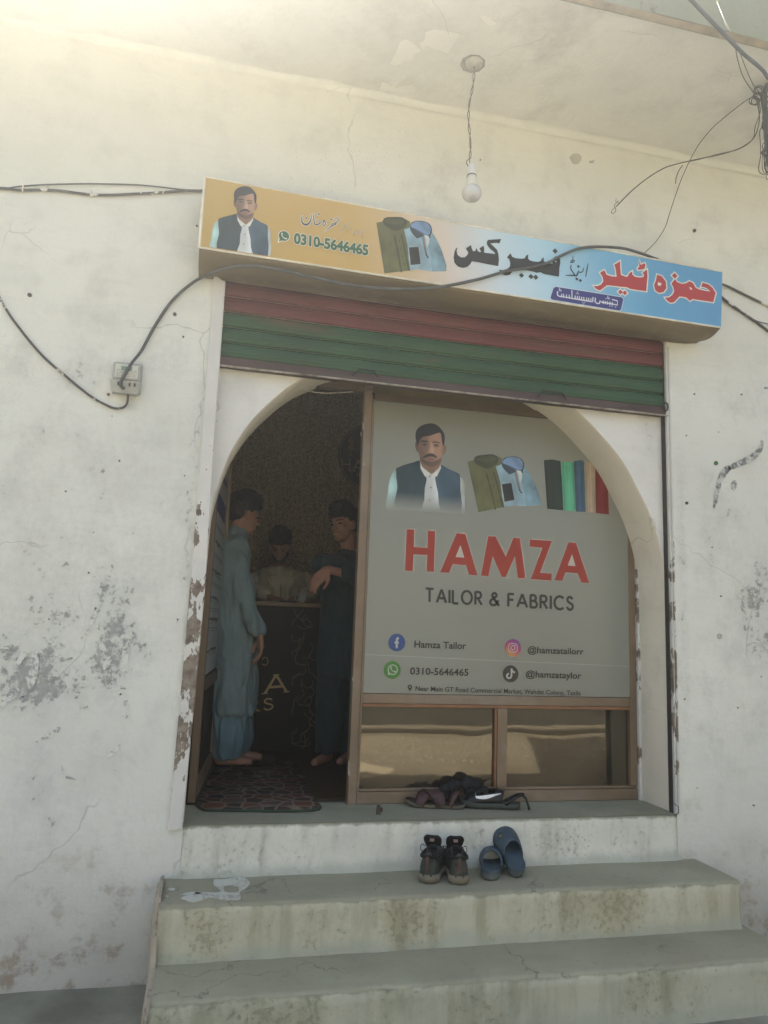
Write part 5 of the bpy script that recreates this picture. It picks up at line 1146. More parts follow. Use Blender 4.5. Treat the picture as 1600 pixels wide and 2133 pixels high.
# ================================================================== FOOTWEAR
def sole_w(t, W_=.095, heel=.062):
    """half width of a sole at t (0 heel .. 1 toe)"""
    if t < .18: return heel/2*math.sqrt(max(0, 1-((.18-t)/.18)**2))*.98+.001
    if t < .72: u = (t-.18)/.54; return heel/2*.98+(W_/2-heel/2*.98)*(u*u*(3-2*u))-.004*math.sin(math.pi*u)
    u = (t-.72)/.28; return W_/2*math.sqrt(max(0, 1-u**2.4))+.001
def sole(bm, L, Wd, heel, z0, z1, M, rock=.0, n=28, flare=0.0):
    rings = []
    for i in range(n+1):
        t = i/n; hw = sole_w(t, Wd, heel); y = L*t; up = rock*max(0, (t-.6)/.4)**2+rock*.3*max(0, (.15-t)/.15)
        prof = [(-hw*.97, z0), (-hw-flare, (z0+z1)/2), (-hw*.98, z1), (-hw*.5, z1-.001), (0, z1-.0015), (hw*.5, z1-.001), (hw*.98, z1), (hw+flare, (z0+z1)/2), (hw*.97, z0), (0, z0)]
        rings.append([bm.verts.new(M @ Vector((x+.006*math.sin(math.pi*t), y, z+up))) for x, z in prof])
    for a, b in zip(rings, rings[1:]):
        for k in range(10): bm.faces.new((a[k], a[(k+1)%10], b[(k+1)%10], b[k]))
    bm.faces.new(rings[0]); bm.faces.new(rings[-1][::-1])
def band(bm, pts, widths, th, M, n=6):
    """a strap: centre line pts with a width direction along the foot"""
    P = cat_rom([Vector(p) for p in pts], n); k_ = len(pts)-1; rows = []
    for i, p in enumerate(P):
        t = (P[min(i+1,len(P)-1)]-P[max(i-1,0)]).normalized(); u = i/(len(P)-1)*k_; w_ = widths[int(u)]+(widths[min(int(u)+1,k_)]-widths[int(u)])*(u-int(u))
        wdir = Vector((0,1,0)); wdir = (wdir-t*wdir.dot(t)).normalized(); nn = t.cross(wdir).normalized()
        if nn.z < 0: nn = -nn
        rows.append([bm.verts.new(M @ q) for q in (p-wdir*w_/2, p-wdir*w_*.45+nn*th, p+wdir*w_*.45+nn*th, p+wdir*w_/2, p-nn*th*.3)])
    for a, b in zip(rows, rows[1:]):
        for j in range(5): bm.faces.new((a[j], a[(j+1)%5], b[(j+1)%5], b[j]))
    bm.faces.new(rows[0]); bm.faces.new(rows[-1][::-1])
def place(p, rz, rx=0, ry=0): return Matrix.Translation(Vector(p)) @ Matrix.Rotation(R(rz), 4, 'Z') @ Matrix.Rotation(R(rx), 4, 'X') @ Matrix.Rotation(R(ry), 4, 'Y')
def shoe_root(name, M, **k): return empty(name, M.translation, **k)
M_BRN = simple('maroon_brown_leather', (.062,.030,.030), .6, .25, 30, bump=.0008, dirt=(.11,.085,.065), dirt_amt=.45); M_BRNS = simple('worn_sandal_sole', (.13,.12,.08), .8, .2, 30); M_FOOT = simple('dark_footbed', (.035,.032,.022), .7)
def sandal(M, label):
    r = shoe_root('sandal', M, label=label, cat='sandal', group='brown strap sandals')
    bm = bmesh.new(); sole(bm, .285, .102, .07, .0, .014, M, .018, flare=.001); obj('sole', bm, M_BRNS, r, smooth=True)
    bm = bmesh.new(); sole(bm, .275, .094, .064, .0142, .019, M @ Matrix.Translation((0,.005,0)), .018); obj('footbed', bm, M_FOOT, r, smooth=True)
    for pts, w_ in (([(-.048,.215,.012), (-.036,.205,.045), (.0,.18,.066), (.034,.135,.052), (.044,.12,.014)], [.04,.05,.055,.05,.04]), ([(.05,.215,.012), (.038,.20,.046), (.004,.165,.072), (-.034,.13,.056), (-.042,.115,.014)], [.05,.058,.062,.058,.05]), ([(-.036,.07,.012), (-.034,.055,.055), (.0,.035,.075), (.034,.055,.055), (.036,.07,.012)], [.02,.022,.024,.022,.02])):
        bm = bmesh.new(); band(bm, pts, w_, .004, M); obj('strap', bm, M_BRN, r, smooth=True)
    return r
sandal(place(G(968,1688,.002)+Vector((.015,.035,0)), 72, 0, 0), 'maroon brown cross-strap sandal nearest the edge of the threshold, left of the black one')
sandal(place(G(886,1655,.002)+Vector((0,.05,0)), 60, 0, 0), 'dark brown strap sandal lying behind its pair against the window sill')
M_BLK = simple('black_patent', (.012,.014,.013), .3, .2, 20, spec=.35, bump=.001); M_BLKS = simple('dusty_black_sole', (.055,.065,.050), .7, .3, 20)
def swoosh_sandal(M, label, logo=True):
    r = shoe_root('slip_on_shoe', M, label=label, cat='shoe', group='black glossy slip-on shoes')
    bm = bmesh.new(); sole(bm, .285, .104, .074, .0, .026, M, .012, flare=.003); obj('sole', bm, M_BLKS, r, smooth=True)
    bm = bmesh.new(); rows = []; n = 18
    for i in range(n+1):
        t = .34+.62*i/n; hw = sole_w(t, .104, .074)*.985; h = (.070*(1-((t-.46)/.56)**2*.75) if t > .46 else .070-.10*(.46-t))
        row = []
        for k in range(13):
            a = math.pi*k/12; x = -hw*math.cos(a); z = .020+h*math.sin(a)**.8*(1 if t < .9 else max(.25, 1-(t-.9)*9)); row.append(bm.verts.new(M @ Vector((x+.006*math.sin(math.pi*t), .285*t-.02*math.sin(a)*(1-i/n), z))))
        rows.append(row)
    for i, (a, b) in enumerate(zip(rows, rows[1:])):
        for k in range(12):
            if i in (4,5,6) and k in (3,4) or i in (9,10) and k in (2,3): continue
            bm.faces.new((a[k], a[k+1], b[k+1], b[k]))
    me = bpy.data.meshes.new('upper'); bm.to_mesh(me); bm.free(); o = link('upper', me, M_BLK, r, smooth=True); m = o.modifiers.new('t', 'SOLIDIFY'); m.thickness = .003
    bm = bmesh.new(); band(bm, [(-.034,.075,.022), (-.037,.03,.055), (-.02,-.006,.068), (.01,-.012,.07), (.034,.02,.055), (.036,.075,.022)], [.014]*6, .003, M @ Matrix.Rotation(0,4,'Z')); obj('heel_strap', bm, M_BLK, r, smooth=True)
    bm = bmesh.new(); tube(bm, [M @ Vector(q) for q in ((-.02,-.006,.068),(-.03,-.022,.055),(-.036,-.034,.02),(-.036,-.038,.006))], .006, 6); obj('buckle_tab', bm, M_BLK, r, smooth=True)
    if logo:
        bm = bmesh.new(); L_ = []
        for i in range(21):
            u = i/20; t = .36+.54*u-(.10*max(0, u-.78)/.22*1.0); a = 2.45+(.42*math.sin(u*2.6)-.28*u)*1.0
            if u > .78: a -= (u-.78)*1.9
            a = math.pi-a; wd = .0016+.0062*math.sin(math.pi*min(1, u*1.02))**1.2 * (1 if u < .8 else max(.1, (1-u)/.2))
            hw = sole_w(t, .104, .074)*.985; h = .070*(1-((t-.46)/.56)**2*.75)
            def q(aa, off=.0028): return M @ Vector((-hw*math.cos(aa)*1.03+.006*math.sin(math.pi*t), .285*t-.012*math.sin(aa), .020+(h+off)*math.sin(aa)**.8+.001))
            dl = wd/.055; L_.append((bm.verts.new(q(a-dl)), bm.verts.new(q(a+dl))))
        for a, b in zip(L_, L_[1:]): bm.faces.new((a[0], a[1], b[1], b[0]))
        me = bpy.data.meshes.new('curved_logo'); bm.to_mesh(me); bm.free(); o = link('curved_logo', me, simple('white_logo_rubber', (.75,.75,.70), .4), r); m = o.modifiers.new('t', 'SOLIDIFY'); m.thickness = .0015; m.offset = 0
    return r
swoosh_sandal(place(G(1092,1690,.002)+Vector((-.0,.045,0)), 74, 0, 0), 'black glossy slip-on shoe with a white curved logo, toe pointing left on the threshold')
swoosh_sandal(place(G(1030,1655,.002)+Vector((.03,.05,0)), 66, 0, 0), 'black glossy slip-on shoe behind the one showing the white logo, against the window', False)
# crumpled black socks / uppers heaped behind
bm = bmesh.new()
for a, b, r_ in ((925,1636,.022),(945,1630,.030),(975,1624,.034),(990,1628,.028),(1008,1640,.026),(1020,1650,.020)):
    p = W(a, b+6, .27); ell(bm, (p.x, p.y+.0, max(p.z-.006, r_)), (r_*1.15, r_*.9, r_))
    capsule(bm, (p.x, p.y, max(p.z-.006, r_)), r_*.8, (p.x+.01, p.y-.01, .012), .014)
o = remesh('crumpled_cloth', bm, .004, simple('black_crumpled_fabric', (.012,.013,.013), .8, .3, 30), None, 1, fold=(.008, 34, 34)); tag(o, 'small heap of crumpled black cloth behind the shoes at the window sill', 'cloth')
# lace-up shoes, heels to the viewer
M_SNK = simple('scuffed_dark_shoe_mesh', (.035,.042,.034), .8, .4, 25, bump=.001, dirt=(.12,.105,.075), dirt_amt=.6); M_SNS = simple('muddy_midsole', (.20,.18,.125), .85, .25, 14, bump=.0015, dirt=(.09,.085,.06), dirt_amt=.6)
M_LIN = simple('black_shoe_lining', (.010,.011,.011), .9)
def sneaker(M, label, seed):
    r = shoe_root('lace_up_shoe', M, label=label, cat='shoe', group='pair of dark lace-up shoes'); L = .275
    bm = bmesh.new(); sole(bm, L, .105, .082, .0, .030, M, .012, flare=.004); obj('midsole', bm, M_SNS, r, smooth=True)
    bm = bmesh.new(); rows = []; n = 30; K = 20
    for i in range(n+1):
        t = i/n; t2 = .012+.976*t; hw = sole_w(t2, .101, .078)*.97
        top = .085 if t < .08 else (.082-.02*math.sin((t-.08)/.3*math.pi) if t < .38 else (.092 if t < .46 else .092-.045*((t-.46)/.54)**.9))
        if t > .9: top *= max(.35, 1-(t-.9)*5)
        op = 0 if t < .045 or t > .50 else (.62*math.sin(min(1, (t-.045)/.12)*math.pi/2) if t < .38 else .62*(1-(t-.38)/.12*.45))
        row = []
        for k in range(K+1):
            a = math.pi*k/K; x = -hw*math.cos(a)*(1-.10*math.sin(a)*(1 if t < .5 else 0)); z = .026+top*math.sin(a)**.62; ax = abs(math.cos(a))
            if op and ax < op: z = max(.040, z-.060-.02*(1-ax)); x = x*.9
            y = L*t2+(.014*(math.sin(a)) if t < .04 else 0); row.append(bm.verts.new(M @ Vector((x+.006*math.sin(math.pi*t2)+.0012*mnoise.noise(Vector((x*60,y*60,seed))), y, z))))
        rows.append(row)
    for a, b in zip(rows, rows[1:]):
        for k in range(K): bm.faces.new((a[k], a[k+1], b[k+1], b[k]))
    bm.faces.new(rows[0]); bm.faces.new(rows[-1][::-1]); obj('upper', bm, M_SNK, r, smooth=True)
    rings = []; bm = bmesh.new(); pts = []
    for k in range(17): a = math.pi*2*k/16; pts.append(M @ Vector((.036*math.sin(a)+.003, .075+.068*-math.cos(a), .098-.012*math.sin(max(0, (.5+.5*-math.cos(a)))*math.pi))))
    tube(bm, pts, .0065, 8); obj('collar', bm, M_LIN, r, smooth=True)
    bm = bmesh.new(); rows = []
    for i in range(10):
        u = i/9; y = .175-.055*u; z = .078+.070*u; hw = .020+.016*math.sin(u*math.pi*.62)
        if u > .85: hw *= 1-(u-.85)*2.2
        rows.append([bm.verts.new(M @ Vector((hw*(2*k/6-1), y+.010*((2*k/6-1)**2), z))) for k in range(7)])
    for a, b in zip(rows, rows[1:]):
        for k in range(6): bm.faces.new((a[k], a[k+1], b[k+1], b[k]))
    me = bpy.data.meshes.new('tongue'); bm.to_mesh(me); bm.free(); o = link('tongue', me, M_LIN, r, smooth=True); m = o.modifiers.new('t', 'SOLIDIFY'); m.thickness = .007; m.offset = 0
    bm = bmesh.new(); box(bm, -.009, .009, -.0055, -.0045, -.009, .009, M=M @ Matrix.Translation((0,.128,.130)) @ Matrix.Rotation(R(-38),4,'X')); obj('size_label', bm, simple('faded_pink_label', (.20,.14,.12), .8), r)
    for s_ in (-1, 1):
        bm = bmesh.new(); tube(bm, cat_rom([M @ Vector(q) for q in ((.030*s_,.150,.098),(.044*s_,.140,.106),(.046*s_,.125,.092),(.036*s_,.135,.080))], 4), .0016, 5); obj('lace_loop', bm, M_LIN, r)
    bm = bmesh.new(); box(bm, -.007, .007, -.0035, -.001, .045, .10, bev=.001, M=M); obj('heel_tab', bm, simple('brown_heel_tab', (.085,.055,.04), .8), r)
    return r
zt = -.203
sneaker(place(G(889,1842,zt), -25) @ Matrix.Scale(1.07, 4), 'left dark lace-up shoe, mud-caked heel facing out on the upper step', 1)
sneaker(place(G(957,1845,zt), -11) @ Matrix.Scale(1.07, 4), 'right dark lace-up shoe, mud-caked heel facing out beside the blue clog', 2)
# moulded blue clogs
def clog_mat():
    t = NT('dusty_blue_rubber'); n_ = t.noise(9, 5); col = t.ramp(n_, [(.3, (.036,.062,.085)), (.7, (.07,.105,.125))]); z = t.sep()[2]
    col = t.mix(t.math('MULTIPLY', t.step(t.math('ADD', z, t.math('MULTIPLY', n_, .03)), -.150, -.185), .85), col, (.15,.165,.125)); return t.fin(col, .6, 0, .35)
M_CLOG = clog_mat(); M_CLIN = simple('grimy_footbed', (.035,.05,.055), .8, .3, 12)
def clog(M, label):
    r = shoe_root('clog', M, label=label, cat='clog', group='pair of blue moulded clogs'); L = .27
    bm = bmesh.new(); rings = []; n = 30
    for i in range(n+1):
        t = i/n; hw = sole_w(t, .112, .082); up = .018*max(0, (t-.6)/.4)**2; hb = .030+.004*math.sin(t*math.pi)
        rim = .012 if t < .5 else .006
        prof = [(-hw*.86, 0), (-hw, .012), (-hw, hb+rim*.5), (-hw*.93, hb+rim), (-hw*.82, hb+.001), (-hw*.4, hb-.004), (0, hb-.006), (hw*.4, hb-.004), (hw*.82, hb+.001), (hw*.93, hb+rim), (hw, hb+rim*.5), (hw, .012), (hw*.86, 0), (0, 0)]
        rings.append([bm.verts.new(M @ Vector((x+.006*math.sin(math.pi*t), L*t, z+up))) for x, z in prof])
    for a, b in zip(rings, rings[1:]):
        for k in range(14): bm.faces.new((a[k], a[(k+1)%14], b[(k+1)%14], b[k]))
    bm.faces.new(rings[0]); bm.faces.new(rings[-1][::-1]); obj('base', bm, M_CLOG, r, smooth=True)
    bm = bmesh.new(); rows = []; n = 16; K = 16
    for i in range(n+1):
        t = .45+.52*i/n; hw = sole_w(t, .112, .082)*.985; h = .066*(1-((t-.50)/.52)**2*.62) if t > .5 else .066-.04*(.5-t)
        if t > .88: h *= max(.3, 1-(t-.88)*5.5)
        rows.append([bm.verts.new(M @ Vector((-hw*math.cos(math.pi*k/K)+.006*math.sin(math.pi*t), L*t+(.03*(1-math.sin(math.pi*k/K))*-1+.0)*(1-i/n), .026+.018*max(0,(t-.6)/.4)**2+h*math.sin(math.pi*k/K)**.75))) for k in range(K+1)])
    for i, (a, b) in enumerate(zip(rows, rows[1:])):
        for k in range(K):
            if (k in (3, 4) and i in (5, 6, 7)) or (k in (11, 12) and i in (5, 6, 7)): continue
            bm.faces.new((a[k], a[k+1], b[k+1], b[k]))
    me = bpy.data.meshes.new('upper'); bm.to_mesh(me); bm.free(); o = link('upper', me, M_CLOG, r, smooth=True); m = o.modifiers.new('t', 'SOLIDIFY'); m.thickness = .006; m.offset = 0
    return r
clog(place(G(1019,1835,zt), -24), 'left blue moulded clog standing flat beside the lace-up shoes')
clog(place(G(1081,1831,zt)+Vector((0,.012,.0)), -2, 24), 'right blue moulded clog tipped up with its toe against the riser')

# rusty bolt stub standing on the threshold
bm = bmesh.new(); p = G(789,1697,.0); box(bm, p.x-.009, p.x+.007, p.y-.004, p.y+.012, .0, .040, bev=.002); box(bm, p.x+.0071, p.x+.018, p.y-.001, p.y+.009, .012, .030, bev=.002)
for v in bm.verts: v.co += Vector((.0015*mnoise.noise(v.co*200), 0, .002*mnoise.noise(v.co*150)))
obj('floor_bolt', bm, simple('rusty_iron', (.07,.05,.038), .8, .3, 60), B)

# ================================================================== BULB
BL = empty('hanging_bulb', (1.055, -.355, 2.78), label='unlit white bulb hanging on a twisted wire from the canopy soffit', cat='bulb')
cb = W(990, 128, -.355); bx, by = 1.050, -.355
M_ROSE = simple('painted_ceiling_rose', (.47,.46,.39), .8, .15, 20)
bm = bmesh.new(); c = G(988,130,3.49); lathe(bm, [(.040,0),(.044,-.006),(.036,-.014),(.012,-.018),(.008,-.022)], (c.x, c.y, 3.492), 20); obj('ceiling_rose', bm, M_ROSE, BL, smooth=True)
bm = bmesh.new(); lathe(bm, [(.052,.002),(.060,-.002),(.040,-.005)], (c.x-.004, c.y+.008, 3.490), 9); obj('broken_plaster_rim', bm, simple('cracked_plaster_rim', (.30,.285,.23), .9), BL)
for ph in (0, math.pi):
    P = []; z0, z1 = 3.475, 2.985
    for i in range(60):
        u = i/59; z = z0+(z1-z0)*u; a = u*2*math.pi*3.5+ph; rr_ = .0036*(1-.3*math.cos(u*30)); x = c.x+(bx-.012-c.x)*u-.010*math.sin(u*math.pi)+.006*math.sin(u*9); P.append((x+rr_*math.cos(a), c.y+(by-c.y)*u+rr_*math.sin(a), z))
    P += [(bx-.024+(.0 if ph else .014), by, 2.968), (bx-.026+(.0 if ph else .016), by, 2.955), (bx-.010, by, 2.935), (bx, by, 2.920)]
    bm = bmesh.new(); tube(bm, P, .0022, 6); obj('twisted_wire', bm, M_WIRE, BL, smooth=True)
bz = W(984, 420, by).z; hz = W(981, 341, by).z; xb_ = W(983, 385, by).x; H_ = hz-bz
BKK = H_/.141
BK_ = lambda L: [(a*BKK*1.08, b*BKK) for a, b in L]
bm = bmesh.new(); lathe(bm, BK_([(.004,0),(.0105,-.002),(.0125,-.010),(.0125,-.030),(.0150,-.034),(.0155,-.040),(.0150,-.043)]), (xb_-.002, by, hz), 20); obj('bulb_holder', bm, simple('white_holder_plastic', (.74,.75,.72), .35, .03), BL, smooth=True)
bm = bmesh.new(); lathe(bm, BK_([(.0150,-.0435),(.0162,-.046),(.0162,-.0475)]), (xb_-.002, by, hz), 20); obj('holder_ring', bm, simple('grey_holder_ring', (.25,.25,.22), .5), BL)  # plain grey ring between holder and bulb collar
bm = bmesh.new(); lathe(bm, BK_([(.0145,-.048),(.0155,-.055),(.0185,-.078),(.021,-.088)]), (xb_-.001, by, hz), 24); obj('bulb_collar', bm, simple('cream_bulb_collar', (.74,.73,.62), .4, .04), BL, smooth=True)
rb = .031; cz = -.088-.022
bm = bmesh.new(); lathe(bm, BK_([(.0212,-.0885)]+[(rb*math.sin(a), cz+rb*math.cos(a)) for a in [.75+k*(math.pi-.78)/14 for k in range(15)]]), (xb_+.0, by, hz), 28)
gm = NT('frosted_bulb_glass'); gm.fin((.62,.63,.61), .22, 0, .5); gm.b.inputs['Subsurface Weight'].default_value = .2; gm.b.inputs['Subsurface Radius'].default_value = (.02,.02,.02); obj('bulb', bm, gm.m, BL, smooth=True)

# ================================================================== ELECTRIC METER
MT = empty('electric_meter', (-.40, -.03, 1.87), label='grey electricity meter with a small green display on the left wall', cat='meter')
mTL, mTR, mBL, mBR = W(236,757,-.05), W(291,762,-.05), W(229,818,-.05), W(293,822,-.05)
mx0, mx1 = W(233,790,-.04).x, W(292,790,-.04).x; mz1, mz0 = W(262,757,-.04).z, W(262,820,-.04).z; mm = mz0+(mz1-mz0)*.42
M_MG = simple('grey_meter_casing', (.42,.43,.38), .45, .08, 30, dirt=(.30,.26,.2), dirt_amt=.3)
BX('back_plate', (mx0+.004, mx1+.004, -.012, -.001, mz0+.010, mz1+.014), M_MG, MT, bev=.004)
BX('casing', (mx0, mx1, -.052, -.013, mm+.001, mz1), M_MG, MT, bev=.009)
bm = bmesh.new(); vs = box(bm, mx0-.004, mx1+.004, -.058, -.013, mz0, mm-.001, bev=.006)
for v in bm.verts:
    if v.co.z < mz0+.02: v.co.x = (v.co.x-(mx0+mx1)/2)*.90+(mx0+mx1)/2; v.co.y = max(v.co.y, -.048)
obj('terminal_cover', bm, M_MG, MT)
BX('face_plate', (mx0+.012, mx1-.010, -.0555, -.0525, mm+.010, mz1-.010), simple('pale_meter_label', (.60,.61,.52), .4, .05), MT, bev=.001)
LC = BX('display', (mx0+.036, mx1-.035, -.0565, -.0558, mz1-.038, mz1-.018), simple('green_grey_display', (.22,.30,.22), .2, .05), MT)
bm = bmesh.new()
for k in range(5):
    z_ = mm+.016+k*.0065; x_ = mx0+.018
    while x_ < mx1-.02: w__ = rm.uniform(.005,.016); box(bm, x_, min(x_+w__, mx1-.016), -.0562, -.0558, z_, z_+.0016); x_ += w__+.004
for k in range(2): box(bm, mx0+.040+k*.010, mx0+.044+k*.010, -.0575, -.0558, mz1-.048, mz1-.044)
o = obj('label_print', bm, simple('meter_label_ink', (.16,.17,.14), .6), MT); o['kind'] = 'stuff'
for k in (.26, .66, .84):
    bm = bmesh.new(); x_ = mx0+(mx1-mx0)*k; box(bm, x_-.004, x_+.004, -.0595, -.0575, mm-.028, mm-.012, bev=.0006); obj('terminal_slot', bm, simple('dark_terminal_slot', (.07,.07,.06), .6), MT)
for a, b in ((226,822),(282,823)): plug(a, b, .006, simple('rust_spot', (.25,.15,.08), .9), name='rust_spot')

# ================================================================== CABLES
def cable(name, pts, r, mat, label, cat='cable', y=0.0, n=8, sm=6, group=None, parent=None):
    P = [W(p[0], p[1], p[2] if len(p) > 2 else y) for p in pts]
    P = [G(q[0], q[1], 3.470) if (p.z > 3.474 and p.y > -.80) else p for p, q in zip(P, pts)]; P = cat_rom(P, sm)
    if abs(r) > .002:
        for p in P: p += Vector((.0012*mnoise.noise(p*9), 0, .0015*mnoise.noise(p*9+Vector((5,5,5)))))
    bm = bmesh.new(); tube(bm, P, r, n); o = obj(name, bm, mat, parent, smooth=True)
    if not parent: tag(o, label, cat, group)
    return o
cable('power_cable', [(258,810,-.062),(251,800,-.064),(258,783,-.066),(275,755,-.05),(296,728,-.02),(325,675,-.012),(360,625,-.014),(400,590,-.02),(432,572,-.06),(465,560,-.15),(505,554,-.20),(545,556,-.222),(600,566,-.222),(660,580,-.222),(720,592,-.222),(780,600,-.222),(850,602,-.222),(920,597,-.218),(990,583,-.216),(1050,566,-.215),(1105,557,-.215),(1140,548,-.215),(1170,532,-.215),(1205,518,-.215),(1245,514,-.212),(1295,517,-.208),(1330,526,-.20),(1370,540,-.15)], .0068, M_GREYC, 'thick dark power cable running from the meter and draped across the sign')
cable('power_cable', [(-90,450,-.02),(0,622,-.012),(40,683,-.010),(90,742,-.010),(140,786,-.010),(190,826,-.010),(226,846,-.012),(243,851,-.014),(258,848,-.016),(265,838,-.024),(267,822,-.03)], .0052, M_SPLASH, 'whitewash-splashed cable sagging from the left edge to the meter')
cable('power_cable', [(-120,386,-.012),(0,392,-.010),(40,396,-.010),(110,396,-.010),(200,406,-.011),(300,403,-.012),(380,398,-.012),(425,398,-.012)], .0062, M_SPLASH, 'thicker lower strand of the two cables on the wall left of the sign')
cable('power_cable', [(-120,402,-.012),(0,394,-.011),(45,388,-.010),(110,384,-.010),(200,383,-.010),(300,386,-.010),(380,395,-.012),(425,396,-.013)], .0034, M_GREYC, 'thinner upper strand of the two cables on the wall left of the sign')
for a, b in ((48,393), (95,394), (190,404)):
    bm = bmesh.new(); p = W(a, b, -.010); box(bm, p.x-.003, p.x+.003, p.y-.009, -.001, p.z-.014, p.z+.014, bev=.001); o = obj('cable_clip', bm, simple('painted_clip', (.7,.68,.6), .8), B)
cable('power_cable', [(1495,588,-.03),(1520,598,-.012),(1560,618,-.010),(1600,637,-.010),(1660,668,-.012)], .0062, M_SPLASH, 'upper of the splashed cables leaving the right end of the sign')
cable('power_cable', [(1495,612,-.03),(1516,629,-.012),(1545,650,-.010),(1577,672,-.010),(1600,689,-.010),(1650,724,-.012)], .0066, M_SPLASH, 'lower thick splashed cable leaving the right end of the sign')
cable('power_cable', [(1500,620,-.02),(1530,642,-.010),(1560,660,-.012),(1580,670,-.014),(1600,675,-.012),(1650,690,-.01)], .0026, M_BLACK, 'thin black wire beside the cables right of the sign')
cable('power_cable', [(1395,-50,-1.3),(1440,0,-1.25),(1500,62,-1.2),(1545,108,-1.15),(1585,142,-1.1),(1600,162,-1.08),(1640,215,-1.05)], .0075, simple('slate_cable_sheath', (.085,.10,.11), .5, .2, 20), 'thick slate cable crossing the top right corner diagonally')
tie = [('twisted_tie_wire', [(1490,-20,-1.1),(1497,10,-1.1),(1508,38,-1.15),(1522,66,-1.18)], .0022), ('twisted_tie_wire', [(1494,5,-1.1),(1505,30,-1.15),(1515,60,-1.18)], .0016)]
CB = empty('wire_bundle', (W(1580,190,-.55).x, -.55, W(1580,190,-.55).z), label='tangle of tied wires hanging at the right edge below the canopy', cat='wires')
for nm, P, r_ in tie: cable('tie_wire', P, r_, simple('pale_tie_wire', (.36,.34,.27), .7), None, parent=CB, n=5)
rw = random.Random(21); M_DW = simple('dusty_dark_wire', (.075,.075,.065), .65, .3, 20)
for P, r_ in [([(1532,94,-.9),(1536,120,-.8),(1548,160,-.65),(1572,196,-.55)], .0022), ([(1540,105,-.9),(1553,140,-.75),(1567,172,-.62),(1580,190,-.55)], .0018),
    ([(1572,198,-.55),(1578,215,-.5),(1582,250,-.45),(1572,285,-.40),(1548,305,-.35),(1520,316,-.3),(1490,324,-.26),(1460,330,-.22),(1432,336,-.2),(1405,343,-.2),(1380,352,-.2),(1350,370,-.2),(1322,392,-.2),(1300,413,-.2),(1284,430,-.2)], .0030),
    ([(1576,200,-.55),(1584,230,-.5),(1574,262,-.42),(1568,290,-.38),(1540,310,-.33),(1500,320,-.27),(1455,332,-.22),(1436,336,-.2)], .0024),
    ([(1284,430,-.2),(1276,437,-.2),(1274,443,-.2),(1279,444,-.2),(1283,437,-.2),(1280,428,-.2),(1288,418,-.2)], .0016), ([(1290,423,-.2),(1283,420,-.2),(1284,414,-.2)], .0012), ([(1422,344,-.2),(1414,356,-.2),(1409,370,-.2),(1407,382,-.2)], .0024)]: cable('hanging_wire', P, r_, M_DW, None, parent=CB, n=6)
cable('hanging_wire', [(1568,201,-.55),(1545,216,-.45),(1515,240,-.35),(1485,266,-.28),(1460,295,-.22),(1445,320,-.2),(1432,345,-.18),(1420,372,-.15),(1408,405,-.12),(1395,445,-.08),(1385,475,-.05),(1365,505,-.03),(1342,528,-.12)], .0022, M_BLACK, None, parent=CB, n=6)
for k in range(9):
    x0 = 1588+rw.uniform(-4, 12); yy = -.55+rw.uniform(-.03,.03); P = [(1583+rw.uniform(-8,12), 192, yy)]
    for j in range(6): P.append((x0+rw.uniform(-7,7), 215+j*rw.uniform(20,30), yy))
    P.append((x0+6, P[-1][1]+10, yy)); cable('hanging_wire', P, rw.uniform(.0018,.0042), rw.choice([M_DW, M_BLACK, M_GREYC]), None, parent=CB, n=6)
for k in range(6):
    a = 1572+rw.uniform(-6,14); b = 200+rw.uniform(-14,14); P = [(a+9*math.cos(q), b+8*math.sin(q), -.55+.01*math.sin(q*2)) for q in [j*.9 for j in range(8)]]; cable('wire_knot', P, .0026, rw.choice([M_DW, M_WIRE]), None, parent=CB, n=5)
cable('bundle_trunk', [(1600,176,-.55),(1592,200,-.55),(1595,240,-.55),(1600,290,-.55),(1604,340,-.55),(1610,400,-.55)], .013, simple('dark_bundled_cable', (.07,.085,.085), .6, .3, 15), None, parent=CB)
bm = bmesh.new(); p = W(1598,172,-.55); tube(bm, [p+Vector((.02,0,.0)), Vector((p.x+.03, -.55, 3.485))], .004, 6); obj('hook_rod', bm, M_IRON, CB)
cable('roller_wire', [(737,818,.28),(760,815,.27),(790,806,.25),(818,797,.2)], .0015, M_BLACK, None, parent=WD)

# ================================================================== ACROSS THE STREET (seen only in the glass and by its light)
NB = empty('added_side_building', (9, -2, GZ), label='plain cream building added on the right, outside the frame, to darken that side', cat='building')  # added out of view to block sky and darken the right side
M_NB = plaster('cream_street_plaster', (.70,.63,.48), (.4,.38,.33), [], specks=False)
BX('wall', (6.2, 12, -4.6, -.83, GZ-.1, 3.69), M_NB, NB); BX('roof_slab', (7.1, 12.1, -4.7, -.84, 3.692, 3.85), M_FASCIA, NB)
OP = empty('added_opposite_house', (0, -15, GZ), label='long sunlit sand-coloured house added across the street behind the viewer to bounce warm light', cat='building')  # unseen house, added to hide low blue sky and bounce warm light
BX('wall', (-14, 16, -19, -15, GZ-.1, 3.4), simple('sand_house_plaster', (.62,.52,.37), .9, .15, 1.5), OP); BX('roof_slab', (-14.2, 16.2, -19.2, -14.8, 3.402, 3.6), M_FASCIA, OP)
for x in (-9, -4, 2.5, 8, 12.5):
    BX('window', (x, x+1.1, -14.995, -14.96, 1.0, 2.2), simple('dark_house_window', (.05,.055,.05), .3), OP, **{})
BX('gate', (-1.6, .6, -14.998, -14.95, GZ, 1.9), simple('green_iron_gate', (.05,.10,.06), .5), OP)
HG = bmesh.new(); rh = random.Random(4)
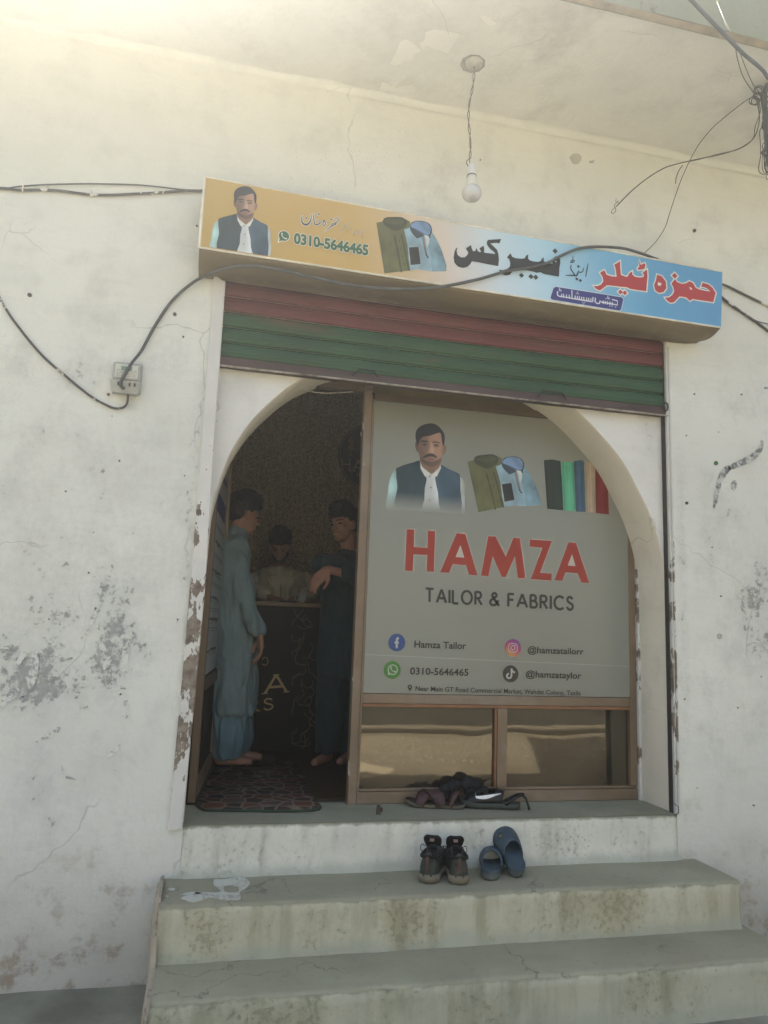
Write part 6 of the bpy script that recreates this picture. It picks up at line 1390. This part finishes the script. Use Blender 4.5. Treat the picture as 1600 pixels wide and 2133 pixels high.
for k in range(5200):
    x = rh.uniform(-9, 11); z = GZ+1.0*rh.random()**.8*(1+.25*math.sin(x*1.7)); y = -12.4+rh.uniform(-.5, .5)*(1-.3*z); c = Vector((x, y, z)); a = Vector((rh.uniform(-1,1), rh.uniform(-1,1), rh.uniform(-1,1))).normalized()*.09; b = a.orthogonal().normalized()*.045
    vs = [HG.verts.new(c+q) for q in (a, b, -a, -b)]; HG.faces.new(vs)
me = bpy.data.meshes.new('hedge'); HG.to_mesh(me); HG.free(); link('hedge', me, simple('hedge_leaves', (.05,.085,.03), .7, .4, 5), None, kind='stuff', label='low dark green hedge across the road', cat='hedge')
bm = bmesh.new(); bmesh.ops.create_grid(bm, x_segments=40, y_segments=24, size=1)
for v in bm.verts:
    r2 = v.co.x**2+v.co.y**2; v.co = Vector((1.05+v.co.x*1.0, -3.75+v.co.y*.45, GZ-.02+.16*max(0, 1-r2)**1.3+.012*mnoise.noise(v.co*9)))
o = obj('sand_heap', bm, simple('pale_building_sand', (.55,.48,.36), .95, .15, 20, bump=.01), smooth=True); tag(o, 'low heap of pale building sand in front of the shop steps', 'sand heap', kind='stuff')
bm = bmesh.new(); box(bm, -9, 12, -6.55, -6.42, GZ-.012, GZ+.05, bev=.01); o = obj('kerb', bm, simple('dark_kerb_stone', (.10,.09,.07), .9), None); o['kind'] = 'structure'
# pebbles on the sunlit ground
PB = bmesh.new()
for k in range(2600):
    x = rh.uniform(-3, 6); y = -4.1-1.9*rh.random(); s_ = rh.uniform(.008, .028); c = Vector((x, y, GZ-.010)); vs = [PB.verts.new(c+Vector((s_*math.cos(a)*rh.uniform(.7,1.2), s_*math.sin(a)*rh.uniform(.7,1.2), 0))) for a in (0, 1.25, 2.5, 3.77, 5.0)]; t_ = PB.verts.new(c+Vector((0,0,s_*.8)))
    for i in range(5): PB.faces.new((vs[i], vs[(i+1)%5], t_))
me = bpy.data.meshes.new('gravel'); PB.to_mesh(me); PB.free(); link('gravel', me, simple('pale_gravel', (.36,.32,.25), .9, .4, 9), None, kind='stuff', label='loose pale gravel scattered on the sandy ground', cat='gravel')

# added haze: one even volume round everything, standing in for lens flare veil
bm = bmesh.new(); box(bm, -64, 64, -64, 64, GZ-1.1, 7.95)
hz_ = bpy.data.materials.new('flare_veil_haze'); hz_.use_nodes = True; hz_.node_tree.nodes.clear(); pv = hz_.node_tree.nodes.new('ShaderNodeVolumePrincipled'); ho = hz_.node_tree.nodes.new('ShaderNodeOutputMaterial')
pv.inputs['Color'].default_value = (.99,.99,.94,1); pv.inputs['Density'].default_value = .028; pv.inputs['Anisotropy'].default_value = .82; hz_.node_tree.links.new(pv.outputs[0], ho.inputs['Volume'])
obj('haze', bm, hz_, kind='stuff')
S.cycles.volume_bounces = 0
